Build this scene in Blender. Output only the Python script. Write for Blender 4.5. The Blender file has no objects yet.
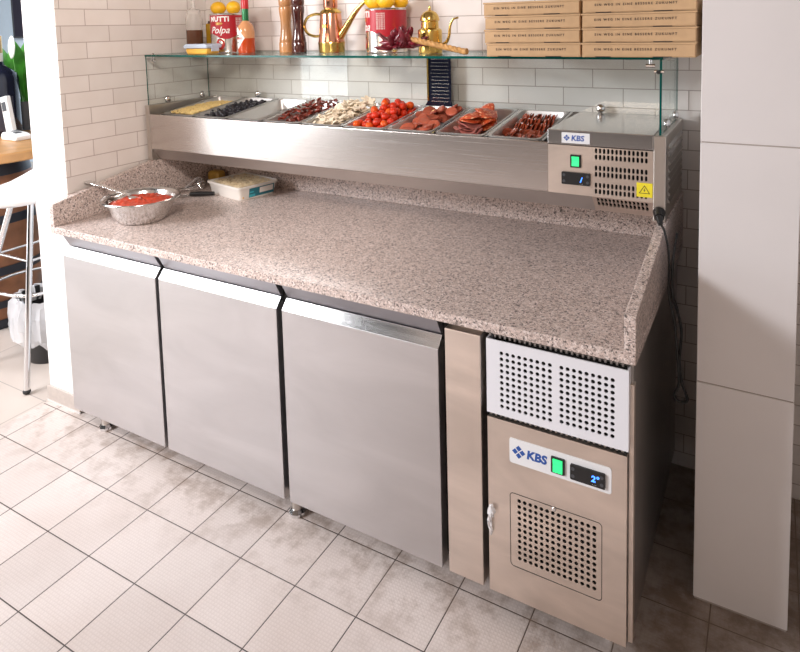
import bpy, bmesh, math, random
from mathutils import Vector, Matrix, Euler, noise
PI = math.pi
random.seed(11)
sc = bpy.context.scene
COL = sc.collection
V = Vector

# ------------------------------------------------------------------ materials
def new_mat(name):
    m = bpy.data.materials.new(name); m.use_nodes = True
    nt = m.node_tree; b = nt.nodes['Principled BSDF']
    return m, nt, b

def N(nt, t, **kw):
    n = nt.nodes.new(t)
    for k, v in kw.items():
        if k in n.inputs: n.inputs[k].default_value = v
        else: setattr(n, k, v)
    return n

def c4(c): return (c[0], c[1], c[2], 1.0)

def ramp(nt, stops, interp='LINEAR'):
    r = nt.nodes.new('ShaderNodeValToRGB'); e = r.color_ramp; e.interpolation = interp
    while len(e.elements) < len(stops): e.elements.new(0.5)
    for el, (p, c) in zip(e.elements, stops): el.position = p; el.color = c4(c)
    return r

def plain(name, col, rough=.5, metal=0., var=.0, scale=20., bump=0., bscale=None, **kw):
    m, nt, b = new_mat(name)
    b.inputs['Base Color'].default_value = c4(col)
    b.inputs['Roughness'].default_value = rough
    b.inputs['Metallic'].default_value = metal
    for k, v in kw.items(): b.inputs[k.replace('_', ' ')].default_value = v
    tc = N(nt, 'ShaderNodeTexCoord')
    if var:
        n = N(nt, 'ShaderNodeTexNoise', Scale=scale, Detail=4.)
        nt.links.new(tc.outputs['Object'], n.inputs['Vector'])
        lo = [max(0, c*(1-var)) for c in col]; hi = [min(1, c*(1+var)) for c in col]
        r = ramp(nt, [(.3, lo), (.7, hi)])
        nt.links.new(n.outputs['Fac'], r.inputs[0]); nt.links.new(r.outputs[0], b.inputs['Base Color'])
    if bump:
        n = N(nt, 'ShaderNodeTexNoise', Scale=bscale or scale, Detail=3.)
        nt.links.new(tc.outputs['Object'], n.inputs['Vector'])
        bp = N(nt, 'ShaderNodeBump', Strength=bump, Distance=.002)
        nt.links.new(n.outputs['Fac'], bp.inputs['Height']); nt.links.new(bp.outputs[0], b.inputs['Normal'])
    return m

def steel(name, col=(.62, .60, .585), rough=.33, axis='x', smear=.10):
    """brushed stainless steel: fine streaks along one axis, faint cloudy wipe marks"""
    m, nt, b = new_mat(name)
    b.inputs['Metallic'].default_value = 1.
    tc = N(nt, 'ShaderNodeTexCoord')
    mp = N(nt, 'ShaderNodeMapping')
    s = {'x': (3, 500, 500), 'y': (500, 3, 500), 'z': (500, 500, 3)}[axis]
    mp.inputs['Scale'].default_value = s
    nt.links.new(tc.outputs['Object'], mp.inputs['Vector'])
    n = N(nt, 'ShaderNodeTexNoise', Scale=1., Detail=2.)
    nt.links.new(mp.outputs[0], n.inputs['Vector'])
    n2 = N(nt, 'ShaderNodeTexNoise', Scale=5., Detail=5.); n2.inputs['Distortion'].default_value = .8
    m2 = N(nt, 'ShaderNodeMapping'); m2.inputs['Scale'].default_value = {'x': (.45, 1, 1.5), 'y': (1, .45, 1.5), 'z': (1.4, 1.4, .5)}[axis]
    nt.links.new(tc.outputs['Object'], m2.inputs['Vector']); nt.links.new(m2.outputs[0], n2.inputs['Vector'])
    r = ramp(nt, [(.3, [c*(1-smear) for c in col]), (.7, [min(1, c*(1+smear*.6)) for c in col])])
    nt.links.new(n2.outputs['Fac'], r.inputs[0]); nt.links.new(r.outputs[0], b.inputs['Base Color'])
    mr = N(nt, 'ShaderNodeMapRange'); mr.inputs['To Min'].default_value = rough-.07; mr.inputs['To Max'].default_value = rough+.09
    nt.links.new(n.outputs['Fac'], mr.inputs['Value']); nt.links.new(mr.outputs[0], b.inputs['Roughness'])
    bp = N(nt, 'ShaderNodeBump', Strength=.05, Distance=.001)
    nt.links.new(n.outputs['Fac'], bp.inputs['Height']); nt.links.new(bp.outputs[0], b.inputs['Normal'])
    return m

def granite():
    m, nt, b = new_mat('speckled_granite')
    tc = N(nt, 'ShaderNodeTexCoord')
    nz = N(nt, 'ShaderNodeTexNoise', Scale=60., Detail=2.)
    nt.links.new(tc.outputs['Object'], nz.inputs['Vector'])
    mx = N(nt, 'ShaderNodeMixRGB'); mx.inputs['Fac'].default_value = .012
    nt.links.new(tc.outputs['Object'], mx.inputs[1]); nt.links.new(nz.outputs['Color'], mx.inputs[2])
    v = N(nt, 'ShaderNodeTexVoronoi', Scale=235.); nt.links.new(mx.outputs[0], v.inputs['Vector'])
    sep = N(nt, 'ShaderNodeSeparateColor'); nt.links.new(v.outputs['Color'], sep.inputs[0])
    r = ramp(nt, [(0, (.14, .12, .115)), (.06, (.34, .285, .265)), (.15, (.52, .43, .395)), (.34, (.66, .55, .505)), (.62, (.74, .64, .60)), (.86, (.82, .74, .71))], 'CONSTANT')
    nt.links.new(sep.outputs[0], r.inputs[0])
    v2 = N(nt, 'ShaderNodeTexVoronoi', Scale=420.); nt.links.new(tc.outputs['Object'], v2.inputs['Vector'])
    sep2 = N(nt, 'ShaderNodeSeparateColor'); nt.links.new(v2.outputs['Color'], sep2.inputs[0])
    r2 = ramp(nt, [(0, (.42, .39, .38)), (.13, (.86, .84, .83)), (.8, (1.1, 1.08, 1.06))], 'CONSTANT')
    nt.links.new(sep2.outputs[1], r2.inputs[0])
    mul = N(nt, 'ShaderNodeMixRGB', blend_type='MULTIPLY'); mul.inputs['Fac'].default_value = .75
    nt.links.new(r.outputs[0], mul.inputs[1]); nt.links.new(r2.outputs[0], mul.inputs[2])
    nt.links.new(mul.outputs[0], b.inputs['Base Color'])
    b.inputs['Roughness'].default_value = .3
    return m

def metro(name, plane, shift, col, mortar, rough=.22):
    """wall tile bond; plane 'xz' or 'yz'; shift = where row zero and a joint sit"""
    m, nt, b = new_mat(name)
    tc = N(nt, 'ShaderNodeTexCoord'); sp = N(nt, 'ShaderNodeSeparateXYZ'); cb = N(nt, 'ShaderNodeCombineXYZ')
    nt.links.new(tc.outputs['Object'], sp.inputs[0])
    nt.links.new(sp.outputs['X' if plane == 'xz' else 'Y'], cb.inputs[0]); nt.links.new(sp.outputs['Z'], cb.inputs[1])
    mp = N(nt, 'ShaderNodeMapping'); mp.inputs['Location'].default_value = (shift[0], shift[1], 0)
    nt.links.new(cb.outputs[0], mp.inputs[0])
    br = N(nt, 'ShaderNodeTexBrick', offset=.5, squash=1.)
    br.inputs['Scale'].default_value = 1.; br.inputs['Brick Width'].default_value = .2054; br.inputs['Row Height'].default_value = .0651
    br.inputs['Mortar Size'].default_value = .0017; br.inputs['Mortar Smooth'].default_value = .3
    br.inputs['Bias'].default_value = 0.
    br.inputs['Color1'].default_value = c4([c*.93 for c in col]); br.inputs['Color2'].default_value = c4([min(1, c*1.05) for c in col])
    br.inputs['Mortar'].default_value = c4(mortar)
    nt.links.new(mp.outputs[0], br.inputs[0])
    n = N(nt, 'ShaderNodeTexNoise', Scale=9., Detail=4.); nt.links.new(tc.outputs['Object'], n.inputs[0])
    r = ramp(nt, [(.3, (.94, .93, .92)), (.7, (1, 1, 1))]); nt.links.new(n.outputs['Fac'], r.inputs[0])
    mul = N(nt, 'ShaderNodeMixRGB', blend_type='MULTIPLY'); mul.inputs['Fac'].default_value = 1.
    nt.links.new(br.outputs['Color'], mul.inputs[1]); nt.links.new(r.outputs[0], mul.inputs[2])
    nt.links.new(mul.outputs[0], b.inputs['Base Color'])
    mr = N(nt, 'ShaderNodeMapRange'); mr.inputs['To Min'].default_value = rough; mr.inputs['To Max'].default_value = .8
    nt.links.new(br.outputs['Fac'], mr.inputs['Value']); nt.links.new(mr.outputs[0], b.inputs['Roughness'])
    ad = N(nt, 'ShaderNodeMath', operation='MULTIPLY_ADD'); ad.inputs[1].default_value = -1.
    n3 = N(nt, 'ShaderNodeTexNoise', Scale=26., Detail=2.); nt.links.new(tc.outputs['Object'], n3.inputs[0])
    m3 = N(nt, 'ShaderNodeMath', operation='MULTIPLY'); m3.inputs[1].default_value = .35; nt.links.new(n3.outputs['Fac'], m3.inputs[0])
    nt.links.new(br.outputs['Fac'], ad.inputs[0]); nt.links.new(m3.outputs[0], ad.inputs[2])
    bp = N(nt, 'ShaderNodeBump', Strength=.35, Distance=.002); nt.links.new(ad.outputs[0], bp.inputs['Height'])
    nt.links.new(bp.outputs[0], b.inputs['Normal'])
    return m

def floor_mat(name, size, shift, col, mortar, stain_shade=True, mort=.0018):
    m, nt, b = new_mat(name)
    tc = N(nt, 'ShaderNodeTexCoord'); mp = N(nt, 'ShaderNodeMapping'); mp.inputs['Location'].default_value = (shift[0], shift[1], 0)
    nt.links.new(tc.outputs['Object'], mp.inputs[0])
    br = N(nt, 'ShaderNodeTexBrick', offset=0., squash=1.)
    br.inputs['Scale'].default_value = 1.; br.inputs['Brick Width'].default_value = size[0]; br.inputs['Row Height'].default_value = size[1]
    br.inputs['Mortar Size'].default_value = mort; br.inputs['Mortar Smooth'].default_value = .15; br.inputs['Bias'].default_value = 0.
    br.inputs['Color1'].default_value = c4([c*.95 for c in col]); br.inputs['Color2'].default_value = c4([min(1, c*1.04) for c in col])
    br.inputs['Mortar'].default_value = c4(mortar)
    nt.links.new(mp.outputs[0], br.inputs[0])
    last = br.outputs['Color']
    # woven, studded anti-slip relief, seen as slightly darker pits
    wv = N(nt, 'ShaderNodeTexVoronoi', Scale=105., distance='CHEBYCHEV'); wv.inputs['Randomness'].default_value = .12
    nt.links.new(tc.outputs['Object'], wv.inputs['Vector'])
    n = N(nt, 'ShaderNodeTexNoise', Scale=3.2, Detail=6.); nt.links.new(tc.outputs['Object'], n.inputs[0])
    r = ramp(nt, [(.3, (.91, .885, .87)), (.6, (1, 1, 1))]); nt.links.new(n.outputs['Fac'], r.inputs[0])
    mul = N(nt, 'ShaderNodeMixRGB', blend_type='MULTIPLY'); mul.inputs['Fac'].default_value = 1.
    nt.links.new(last, mul.inputs[1]); nt.links.new(r.outputs[0], mul.inputs[2]); last = mul.outputs[0]
    if stain_shade:
        rw = ramp(nt, [(.25, (1, 1, 1)), (.5, (.9, .885, .88))]); nt.links.new(wv.outputs['Distance'], rw.inputs[0])
        mw = N(nt, 'ShaderNodeMixRGB', blend_type='MULTIPLY'); mw.inputs['Fac'].default_value = .8
        nt.links.new(last, mw.inputs[1]); nt.links.new(rw.outputs[0], mw.inputs[2]); last = mw.outputs[0]
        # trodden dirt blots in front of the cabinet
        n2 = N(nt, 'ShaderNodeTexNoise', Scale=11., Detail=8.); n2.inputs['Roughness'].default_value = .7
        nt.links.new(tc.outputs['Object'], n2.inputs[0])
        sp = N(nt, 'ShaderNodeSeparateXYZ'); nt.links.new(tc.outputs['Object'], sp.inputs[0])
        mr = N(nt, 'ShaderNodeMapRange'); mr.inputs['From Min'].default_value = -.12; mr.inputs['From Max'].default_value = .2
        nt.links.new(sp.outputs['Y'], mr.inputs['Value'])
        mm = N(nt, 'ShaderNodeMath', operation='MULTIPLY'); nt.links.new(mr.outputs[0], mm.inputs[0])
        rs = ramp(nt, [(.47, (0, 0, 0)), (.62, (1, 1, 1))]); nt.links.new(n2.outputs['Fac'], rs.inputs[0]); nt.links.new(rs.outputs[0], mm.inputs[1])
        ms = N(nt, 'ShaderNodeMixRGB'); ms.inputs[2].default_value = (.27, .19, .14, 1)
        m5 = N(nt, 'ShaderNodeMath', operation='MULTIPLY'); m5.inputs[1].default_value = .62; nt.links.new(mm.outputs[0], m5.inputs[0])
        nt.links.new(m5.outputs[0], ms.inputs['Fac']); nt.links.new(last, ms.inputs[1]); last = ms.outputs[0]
    if stain_shade:
        # shade painted into the tile colour in the narrow passage beside the machine end
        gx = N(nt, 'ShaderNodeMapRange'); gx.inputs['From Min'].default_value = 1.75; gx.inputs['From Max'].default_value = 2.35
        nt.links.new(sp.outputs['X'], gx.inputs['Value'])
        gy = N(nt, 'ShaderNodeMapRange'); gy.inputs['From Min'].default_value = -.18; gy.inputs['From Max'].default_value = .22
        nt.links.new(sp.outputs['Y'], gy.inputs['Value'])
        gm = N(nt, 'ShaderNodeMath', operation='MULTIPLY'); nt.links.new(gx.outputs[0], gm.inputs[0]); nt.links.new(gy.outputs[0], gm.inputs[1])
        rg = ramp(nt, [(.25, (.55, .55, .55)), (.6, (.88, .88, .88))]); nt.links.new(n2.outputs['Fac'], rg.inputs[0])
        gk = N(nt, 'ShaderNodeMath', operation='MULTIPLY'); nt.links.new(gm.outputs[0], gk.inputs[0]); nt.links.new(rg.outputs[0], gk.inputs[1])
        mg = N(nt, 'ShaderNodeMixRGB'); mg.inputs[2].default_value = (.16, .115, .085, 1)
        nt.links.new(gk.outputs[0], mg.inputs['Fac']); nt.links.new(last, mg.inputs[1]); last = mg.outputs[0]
    nt.links.new(last, b.inputs['Base Color'])
    b.inputs['Roughness'].default_value = .42
    if stain_shade:
        sb = N(nt, 'ShaderNodeMath', operation='MULTIPLY_ADD'); sb.inputs[1].default_value = -2.
        nt.links.new(br.outputs['Fac'], sb.inputs[0]); nt.links.new(wv.outputs['Distance'], sb.inputs[2])
        bp = N(nt, 'ShaderNodeBump', Strength=.35, Distance=.0015); nt.links.new(sb.outputs[0], bp.inputs['Height'])
        nt.links.new(bp.outputs[0], b.inputs['Normal'])
    return m

def pane_mat(name, tint):
    """clear sheet glass: fresnel mix of a see-through and a mirror layer"""
    m = bpy.data.materials.new(name); m.use_nodes = True; nt = m.node_tree; nt.nodes.clear()
    out = N(nt, 'ShaderNodeOutputMaterial'); t = N(nt, 'ShaderNodeBsdfTransparent'); t.inputs[0].default_value = c4(tint)
    g = N(nt, 'ShaderNodeBsdfGlossy'); g.inputs['Roughness'].default_value = .0; g.inputs['Color'].default_value = (.95, 1, 1, 1)
    # reflectance of one glass face, the same from either side
    lw = N(nt, 'ShaderNodeLayerWeight'); lw.inputs['Blend'].default_value = .5
    pw = N(nt, 'ShaderNodeMath', operation='POWER'); pw.inputs[1].default_value = 5.; nt.links.new(lw.outputs['Facing'], pw.inputs[0])
    f = N(nt, 'ShaderNodeMath', operation='MULTIPLY_ADD'); f.inputs[1].default_value = .7; f.inputs[2].default_value = .03; nt.links.new(pw.outputs[0], f.inputs[0])
    mx = N(nt, 'ShaderNodeMixShader')
    nt.links.new(f.outputs[0], mx.inputs[0]); nt.links.new(t.outputs[0], mx.inputs[1]); nt.links.new(g.outputs[0], mx.inputs[2])
    nt.links.new(mx.outputs[0], out.inputs[0])
    return m

def film_mat(name, col, opac, rough=.3):
    m = bpy.data.materials.new(name); m.use_nodes = True; nt = m.node_tree
    b = nt.nodes['Principled BSDF']; b.inputs['Base Color'].default_value = c4(col); b.inputs['Roughness'].default_value = rough
    b.inputs['Alpha'].default_value = opac
    return m

def glow(name, col, s):
    m, nt, b = new_mat(name)
    b.inputs['Base Color'].default_value = c4(col); b.inputs['Emission Color'].default_value = c4(col); b.inputs['Emission Strength'].default_value = s
    return m

M = {}
M['steel'] = steel('brushed_steel')
M['door_steel'] = steel('brushed_door_steel', (.575, .56, .565), .36, 'x', .09)
M['steel_up'] = steel('brushed_steel_upright', (.60, .56, .52), .34, 'z', .07)
M['warm_steel'] = steel('machine_door_steel', (.78, .69, .62), .34, 'x', .2)
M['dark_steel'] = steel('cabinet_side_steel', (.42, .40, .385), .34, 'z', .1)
M['front_steel'] = steel('cooler_front_steel', (.60, .555, .525), .24, 'x', .06)
M['grey_steel'] = steel('folded_strip_steel', (.40, .39, .42), .42, 'x', .1)
M['bright_steel'] = steel('polished_steel', (.74, .735, .73), .17, 'x', .04)
M['pan_steel'] = steel('pan_steel', (.62, .61, .60), .42, 'y', .05)
M['chrome'] = plain('chrome', (.8, .8, .81), .08, 1.)
M['granite'] = granite()
M['wall_back'] = metro('metro_tiles_back', 'xz', (-.1174-.1027, -1.286), (.80, .755, .725), (.42, .36, .33))
M['wall_left'] = metro('metro_tiles_left', 'yz', (-.355-.1027, -1.283), (.83, .79, .755), (.47, .40, .37))
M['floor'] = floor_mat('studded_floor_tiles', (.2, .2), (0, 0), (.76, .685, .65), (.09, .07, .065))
M['floor2'] = floor_mat('smooth_floor_tiles', (.6, .3), (.1, .09), (.66, .585, .53), (.36, .32, .3), False)
M['plaster'] = plain('white_plaster', (.9, .9, .9), .8, var=.015, scale=30, bump=.08, bscale=160)
M['taupe'] = plain('taupe_paint', (.42, .37, .33), .8, var=.02)
M['far_wall'] = plain('pale_blue_plaster', (.62, .74, .86), .8, var=.02)
M['skirting'] = plain('skirting_tile', (.5, .44, .40), .5, var=.06, scale=60)
M['grout'] = plain('grout_bead', (.66, .64, .62), .8)
M['black'] = plain('black_plastic', (.012, .012, .013), .38)
M['dark'] = plain('dark_void', (.015, .014, .013), .8)
M['rubber'] = plain('black_rubber', (.02, .02, .022), .6)
M['white_film'] = plain('white_coated_metal', (.80, .82, .88), .32)
M['label_white'] = plain('label_white', (.82, .84, .87), .4)
M['ink_blue'] = plain('logo_blue', (.02, .09, .38), .5)
M['ink'] = plain('black_ink', (.02, .018, .016), .6)
M['card_ink'] = plain('brown_black_ink', (.05, .035, .025), .7)
M['yellow'] = plain('warning_yellow', (.86, .74, .03), .5)
M['green_glow'] = glow('lit_green_switch', (.03, .75, .22), .9)
M['blue_glow'] = glow('blue_digits', (.05, .22, 1.), 3.)
M['pane'] = pane_mat('sheet_glass', (.965, .985, .982))
M['pane_edge'] = plain('green_glass_edge', (.004, .085, .072), .1)
M['card'] = plain('brown_cardboard', (.56, .37, .205), .8, var=.05, scale=40, bump=.05, bscale=300)
M['tin'] = plain('tin_plate', (.72, .70, .66), .2, 1.)
M['tin_red'] = plain('red_can_print', (.42, .012, .025), .3)
M['print_white'] = plain('white_print', (.86, .84, .80), .45)
M['print_gold'] = plain('gold_print', (.60, .42, .12), .35, .6)
M['print_tomato'] = plain('tomato_print', (.45, .03, .02), .4)
M['lemon'] = plain('lemon_peel', (.85, .47, .012), .42, var=.08, scale=30, bump=.25, bscale=220)
M['copper'] = plain('copper', (.83, .41, .27), .16, 1., var=.06, scale=12)
M['brass'] = plain('brass', (.66, .45, .13), .2, 1., var=.1, scale=15)
M['wood_light'] = plain('turned_beech', (.46, .22, .085), .32, var=.22, scale=14, Coat_Weight=.4)
M['wood_dark'] = plain('dark_walnut', (.06, .012, .010), .16, var=.3, scale=10, Coat_Weight=.6)
M['soft_plastic'] = film_mat('milky_plastic', (.86, .84, .80), .36, .25)
M['soy'] = plain('dark_brown_sauce', (.13, .055, .03), .25)
M['oil'] = plain('golden_oil', (.42, .24, .02), .12)
M['mustard'] = plain('yellow_spread', (.75, .42, .06), .35, var=.1)
M['lid_blue'] = film_mat('clear_blue_lid', (.62, .72, .86), .72, .15)
M['hot_sauce'] = plain('red_hot_sauce', (.50, .065, .015), .12)
M['hot_glass'] = plain('amber_bottle_neck', (.62, .30, .14), .08)
M['foil_green'] = plain('green_foil', (.015, .16, .055), .3, .3)
M['cap_red'] = plain('red_cap', (.52, .01, .015), .35)
M['chili'] = plain('dried_chili', (.15, .009, .020), .28, var=.5, scale=25, bump=.5, bscale=90)
M['straw'] = plain('braided_straw', (.52, .28, .09), .6, var=.3, scale=60, bump=.6, bscale=150)
M['corn'] = plain('corn_kernel', (.78, .60, .25), .45, var=.12, scale=50)
M['olive'] = plain('black_olive', (.013, .012, .018), .2, var=.3)
M['mushroom'] = plain('mushroom_slice', (.84, .72, .56), .5, var=.22, scale=45)
M['tomato'] = plain('tomato_skin', (.56, .028, .007), .14, var=.15, scale=18)
M['tomato_orange'] = plain('orange_tomato_skin', (.68, .085, .008), .14, var=.15, scale=18)
M['driedtom'] = plain('dried_tomato', (.20, .026, .013), .3, var=.8, scale=45, bump=.5, bscale=120)
M['sausage'] = plain('sausage_slice', (.42, .095, .05), .36, var=.2, scale=35)
M['sausage_rim'] = plain('sausage_skin', (.30, .055, .028), .36)
M['ham'] = plain('cured_ham', (.40, .13, .11), .34, var=.4, scale=30, bump=.3, bscale=70)
M['chorizo'] = plain('chorizo_slice', (.27, .045, .016), .33, var=.45, scale=70)
def salami():
    m, nt, b = new_mat('salami_slice')
    tc = N(nt, 'ShaderNodeTexCoord'); v = N(nt, 'ShaderNodeTexVoronoi', Scale=150.)
    nt.links.new(tc.outputs['Object'], v.inputs['Vector'])
    sp = N(nt, 'ShaderNodeSeparateColor'); nt.links.new(v.outputs['Color'], sp.inputs[0])
    r = ramp(nt, [(0, (.52, .07, .02)), (.4, (.62, .11, .03)), (.7, (.46, .05, .02)), (.86, (.78, .36, .18))], 'CONSTANT')
    nt.links.new(sp.outputs[0], r.inputs[0]); nt.links.new(r.outputs[0], b.inputs['Base Color']); b.inputs['Roughness'].default_value = .33
    return m
M['salami'] = salami()
M['sauce'] = plain('tomato_sauce', (.52, .055, .022), .3, var=.3, scale=50, bump=.8, bscale=70)
M['tub'] = plain('white_plastic_tub', (.80, .77, .72), .35)
M['cheese'] = plain('grated_cheese', (.72, .60, .40), .65, var=.15, scale=90)
M['teal'] = plain('teal_print', (.02, .18, .24), .4)
M['teal2'] = plain('light_teal_print', (.05, .45, .55), .4)
M['bag_yellow'] = plain('yellow_wrapper', (.62, .38, .07), .35, var=.15, scale=30)
M['seat_white'] = plain('white_seat_plastic', (.86, .86, .86), .3)
M['barrel_wood'] = plain('barrel_staves', (.24, .10, .045), .5, var=.35, scale=9)
M['oak_top'] = plain('oak_table_top', (.52, .27, .10), .4, var=.25, scale=8)
M['hoop'] = plain('black_iron_hoop', (.03, .033, .045), .45, .4)
M['bottle_dark'] = plain('dark_wine_bottle', (.012, .014, .028), .09)
M['gold_foil'] = plain('gold_foil', (.62, .38, .16), .35, .8)
M['leaf'] = plain('green_leaf', (.07, .30, .035), .35, var=.4, scale=14)
M['petal'] = plain('white_petal', (.88, .86, .80), .5)
M['pot_grey'] = plain('dark_grey_pot', (.07, .075, .085), .45)
M['bag_clear'] = film_mat('clear_bin_bag', (.90, .91, .94), .58, .25)
M['frame_dark'] = plain('dark_grey_frame', (.035, .032, .05), .5)
M['paper'] = plain('pillar_tile', (.77, .75, .755), .33, var=.02, scale=4, bump=.04, bscale=18)
M['aqua'] = plain('tile_joint', (.42, .37, .34), .8)
M['wrap'] = film_mat('crumpled_film', (.9, .9, .92), .7, .2)

# ------------------------------------------------------------------ mesh helpers
WL = {}
def box(bm, x0, x1, y0, y1, z0, z1):
    vs = [bm.verts.new(p) for p in ((x0,y0,z0),(x1,y0,z0),(x1,y1,z0),(x0,y1,z0),(x0,y0,z1),(x1,y0,z1),(x1,y1,z1),(x0,y1,z1))]
    for f in ((0,3,2,1),(4,5,6,7),(0,1,5,4),(1,2,6,5),(2,3,7,6),(3,0,4,7)): bm.faces.new([vs[i] for i in f])
    return vs

def prism(bm, poly, axis, a0, a1):
    """poly in the two other axes (x:(y,z)  y:(x,z)  z:(x,y))"""
    def P(p, a): return {'x': (a, p[0], p[1]), 'y': (p[0], a, p[1]), 'z': (p[0], p[1], a)}[axis]
    A = [bm.verts.new(P(p, a0)) for p in poly]; B = [bm.verts.new(P(p, a1)) for p in poly]
    n = len(poly)
    bm.faces.new(A); bm.faces.new(B[::-1])
    for i in range(n): bm.faces.new((A[i], B[i], B[(i+1) % n], A[(i+1) % n]))

def frame_of(d):
    d = d.normalized(); u = d.cross(V((0, 0, 1)))
    if u.length < 1e-4: u = V((1, 0, 0))
    u.normalize(); return u, d.cross(u).normalized()

def cyl(bm, p0, p1, r0, r1=None, n=24, caps=True):
    p0, p1 = V(p0), V(p1); r1 = r0 if r1 is None else r1
    u, w = frame_of(p1-p0); A = []; B = []
    for i in range(n):
        a = 2*PI*i/n; o = u*math.cos(a)+w*math.sin(a)
        A.append(bm.verts.new(p0+o*r0)); B.append(bm.verts.new(p1+o*r1))
    for i in range(n): bm.faces.new((A[i], A[(i+1) % n], B[(i+1) % n], B[i]))
    if caps: bm.faces.new(A[::-1]); bm.faces.new(B)

def lathe(bm, prof, c=(0, 0), n=32):
    rings = []
    for r, z in prof:
        if r < 1e-5: rings.append([bm.verts.new((c[0], c[1], z))])
        else: rings.append([bm.verts.new((c[0]+r*math.cos(2*PI*i/n), c[1]+r*math.sin(2*PI*i/n), z)) for i in range(n)])
    for a, b in zip(rings, rings[1:]):
        if len(a) == 1 and len(b) == 1: continue
        for i in range(n):
            j = (i+1) % n
            if len(a) == 1: bm.faces.new((a[0], b[j], b[i]))
            elif len(b) == 1: bm.faces.new((a[i], a[j], b[0]))
            else: bm.faces.new((a[i], a[j], b[j], b[i]))

def spline(pts, k=6):
    pts = [V(p) for p in pts]; P = [pts[0]*2-pts[1]]+pts+[pts[-1]*2-pts[-2]]; out = []
    for i in range(1, len(P)-2):
        a, b, c, d = P[i-1:i+3]
        for s in range(k):
            t = s/k
            out.append(.5*((2*b)+(c-a)*t+(2*a-5*b+4*c-d)*t*t+(3*b-a-3*c+d)*t**3))
    out.append(pts[-1]); return out

def tube(bm, pts, r, n=8, smooth=6, closed=False):
    if smooth and len(pts) > 2 and not closed: q = spline(pts, smooth)
    else: q = [V(p) for p in pts]
    m = len(q); rr = r if callable(r) else (lambda t: r)
    prev = None; rings = []
    for i, p in enumerate(q):
        d = (q[(i+1) % m]-q[i-1]) if closed else (q[min(i+1, m-1)]-q[max(i-1, 0)])
        d.normalize()
        if prev is None: u, w = frame_of(d)
        else:
            u = prev-d*prev.dot(d)
            if u.length < 1e-5: u, w = frame_of(d)
            u.normalize(); w = d.cross(u)
        prev = u; R = rr(i/(m-1))
        rings.append([bm.verts.new(p+(u*math.cos(2*PI*k/n)+w*math.sin(2*PI*k/n))*R) for k in range(n)])
    for i in range(m if closed else m-1):
        a, b = rings[i], rings[(i+1) % m]
        for k in range(n): bm.faces.new((a[k], a[(k+1) % n], b[(k+1) % n], b[k]))
    if not closed: bm.faces.new(rings[0][::-1]); bm.faces.new(rings[-1])

def ell(bm, c, r, rot=None, u=14, v=9, f=None):
    R = rot.to_matrix() if rot else Matrix.Identity(3); c = V(c)
    rings = []
    for j in range(v+1):
        th = PI*j/v
        if j in (0, v): ps = [V((0, 0, math.cos(th)))]
        else: ps = [V((math.sin(th)*math.cos(2*PI*i/u), math.sin(th)*math.sin(2*PI*i/u), math.cos(th))) for i in range(u)]
        row = []
        for p in ps:
            s = f(p) if f else 1.
            row.append(bm.verts.new(c+R @ V((p.x*r[0]*s, p.y*r[1]*s, p.z*r[2]*s))))
        rings.append(row)
    for a, b in zip(rings, rings[1:]):
        for i in range(u):
            j = (i+1) % u
            if len(a) == 1: bm.faces.new((a[0], b[i], b[j]))
            elif len(b) == 1: bm.faces.new((a[i], b[0], a[j]))
            else: bm.faces.new((a[i], b[i], b[j], a[j]))

def perforated(bm, X, Z, blocks, y, depth=.004):
    """sheet facing -y with real punched holes; blocks = (x0,x1,z0,z1,cols,rows,rx,rz,power)"""
    xs = sorted({X[0], X[1]} | {b[0] for b in blocks} | {b[1] for b in blocks})
    zs = sorted({Z[0], Z[1]} | {b[2] for b in blocks} | {b[3] for b in blocks})
    for xa, xb in zip(xs, xs[1:]):
        for za, zb in zip(zs, zs[1:]):
            cx, cz = (xa+xb)/2, (za+zb)/2
            if any(b[0] < cx < b[1] and b[2] < cz < b[3] for b in blocks): continue
            bm.faces.new([bm.verts.new(p) for p in ((xa, y, za), (xb, y, za), (xb, y, zb), (xa, y, zb))])
    K = 4
    for (x0, x1, z0, z1, nc, nr, rx, rz, pw) in blocks:
        hw, hh = (x1-x0)/nc/2, (z1-z0)/nr/2
        for i in range(nc):
            for j in range(nr):
                cx, cz = x0+hw*(2*i+1), z0+hh*(2*j+1)
                per = []
                for s in range(K): per.append((-1+2*s/K, -1))
                for s in range(K): per.append((1, -1+2*s/K))
                for s in range(K): per.append((1-2*s/K, 1))
                for s in range(K): per.append((-1, 1-2*s/K))
                O = []; H = []; Bk = []
                for px, pz in per:
                    a = math.atan2(pz, px); ca, sa = math.cos(a), math.sin(a)
                    k = (abs(ca)**pw+abs(sa)**pw)**(-1/pw)
                    O.append(bm.verts.new((cx+px*hw, y, cz+pz*hh)))
                    H.append(bm.verts.new((cx+ca*k*rx, y, cz+sa*k*rz)))
                    Bk.append(bm.verts.new((cx+ca*k*rx, y+depth, cz+sa*k*rz)))
                n = len(per)
                for q in range(n):
                    w = (q+1) % n
                    bm.faces.new((O[q], O[w], H[w], H[q])); bm.faces.new((H[q], H[w], Bk[w], Bk[q]))
    x0, x1 = X; z0, z1 = Z
    for a, b in (((x0, z0), (x1, z0)), ((x1, z0), (x1, z1)), ((x1, z1), (x0, z1)), ((x0, z1), (x0, z0))):
        bm.faces.new([bm.verts.new(p) for p in ((a[0], y, a[1]), (a[0], y+depth, a[1]), (b[0], y+depth, b[1]), (b[0], y, b[1]))])

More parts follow.
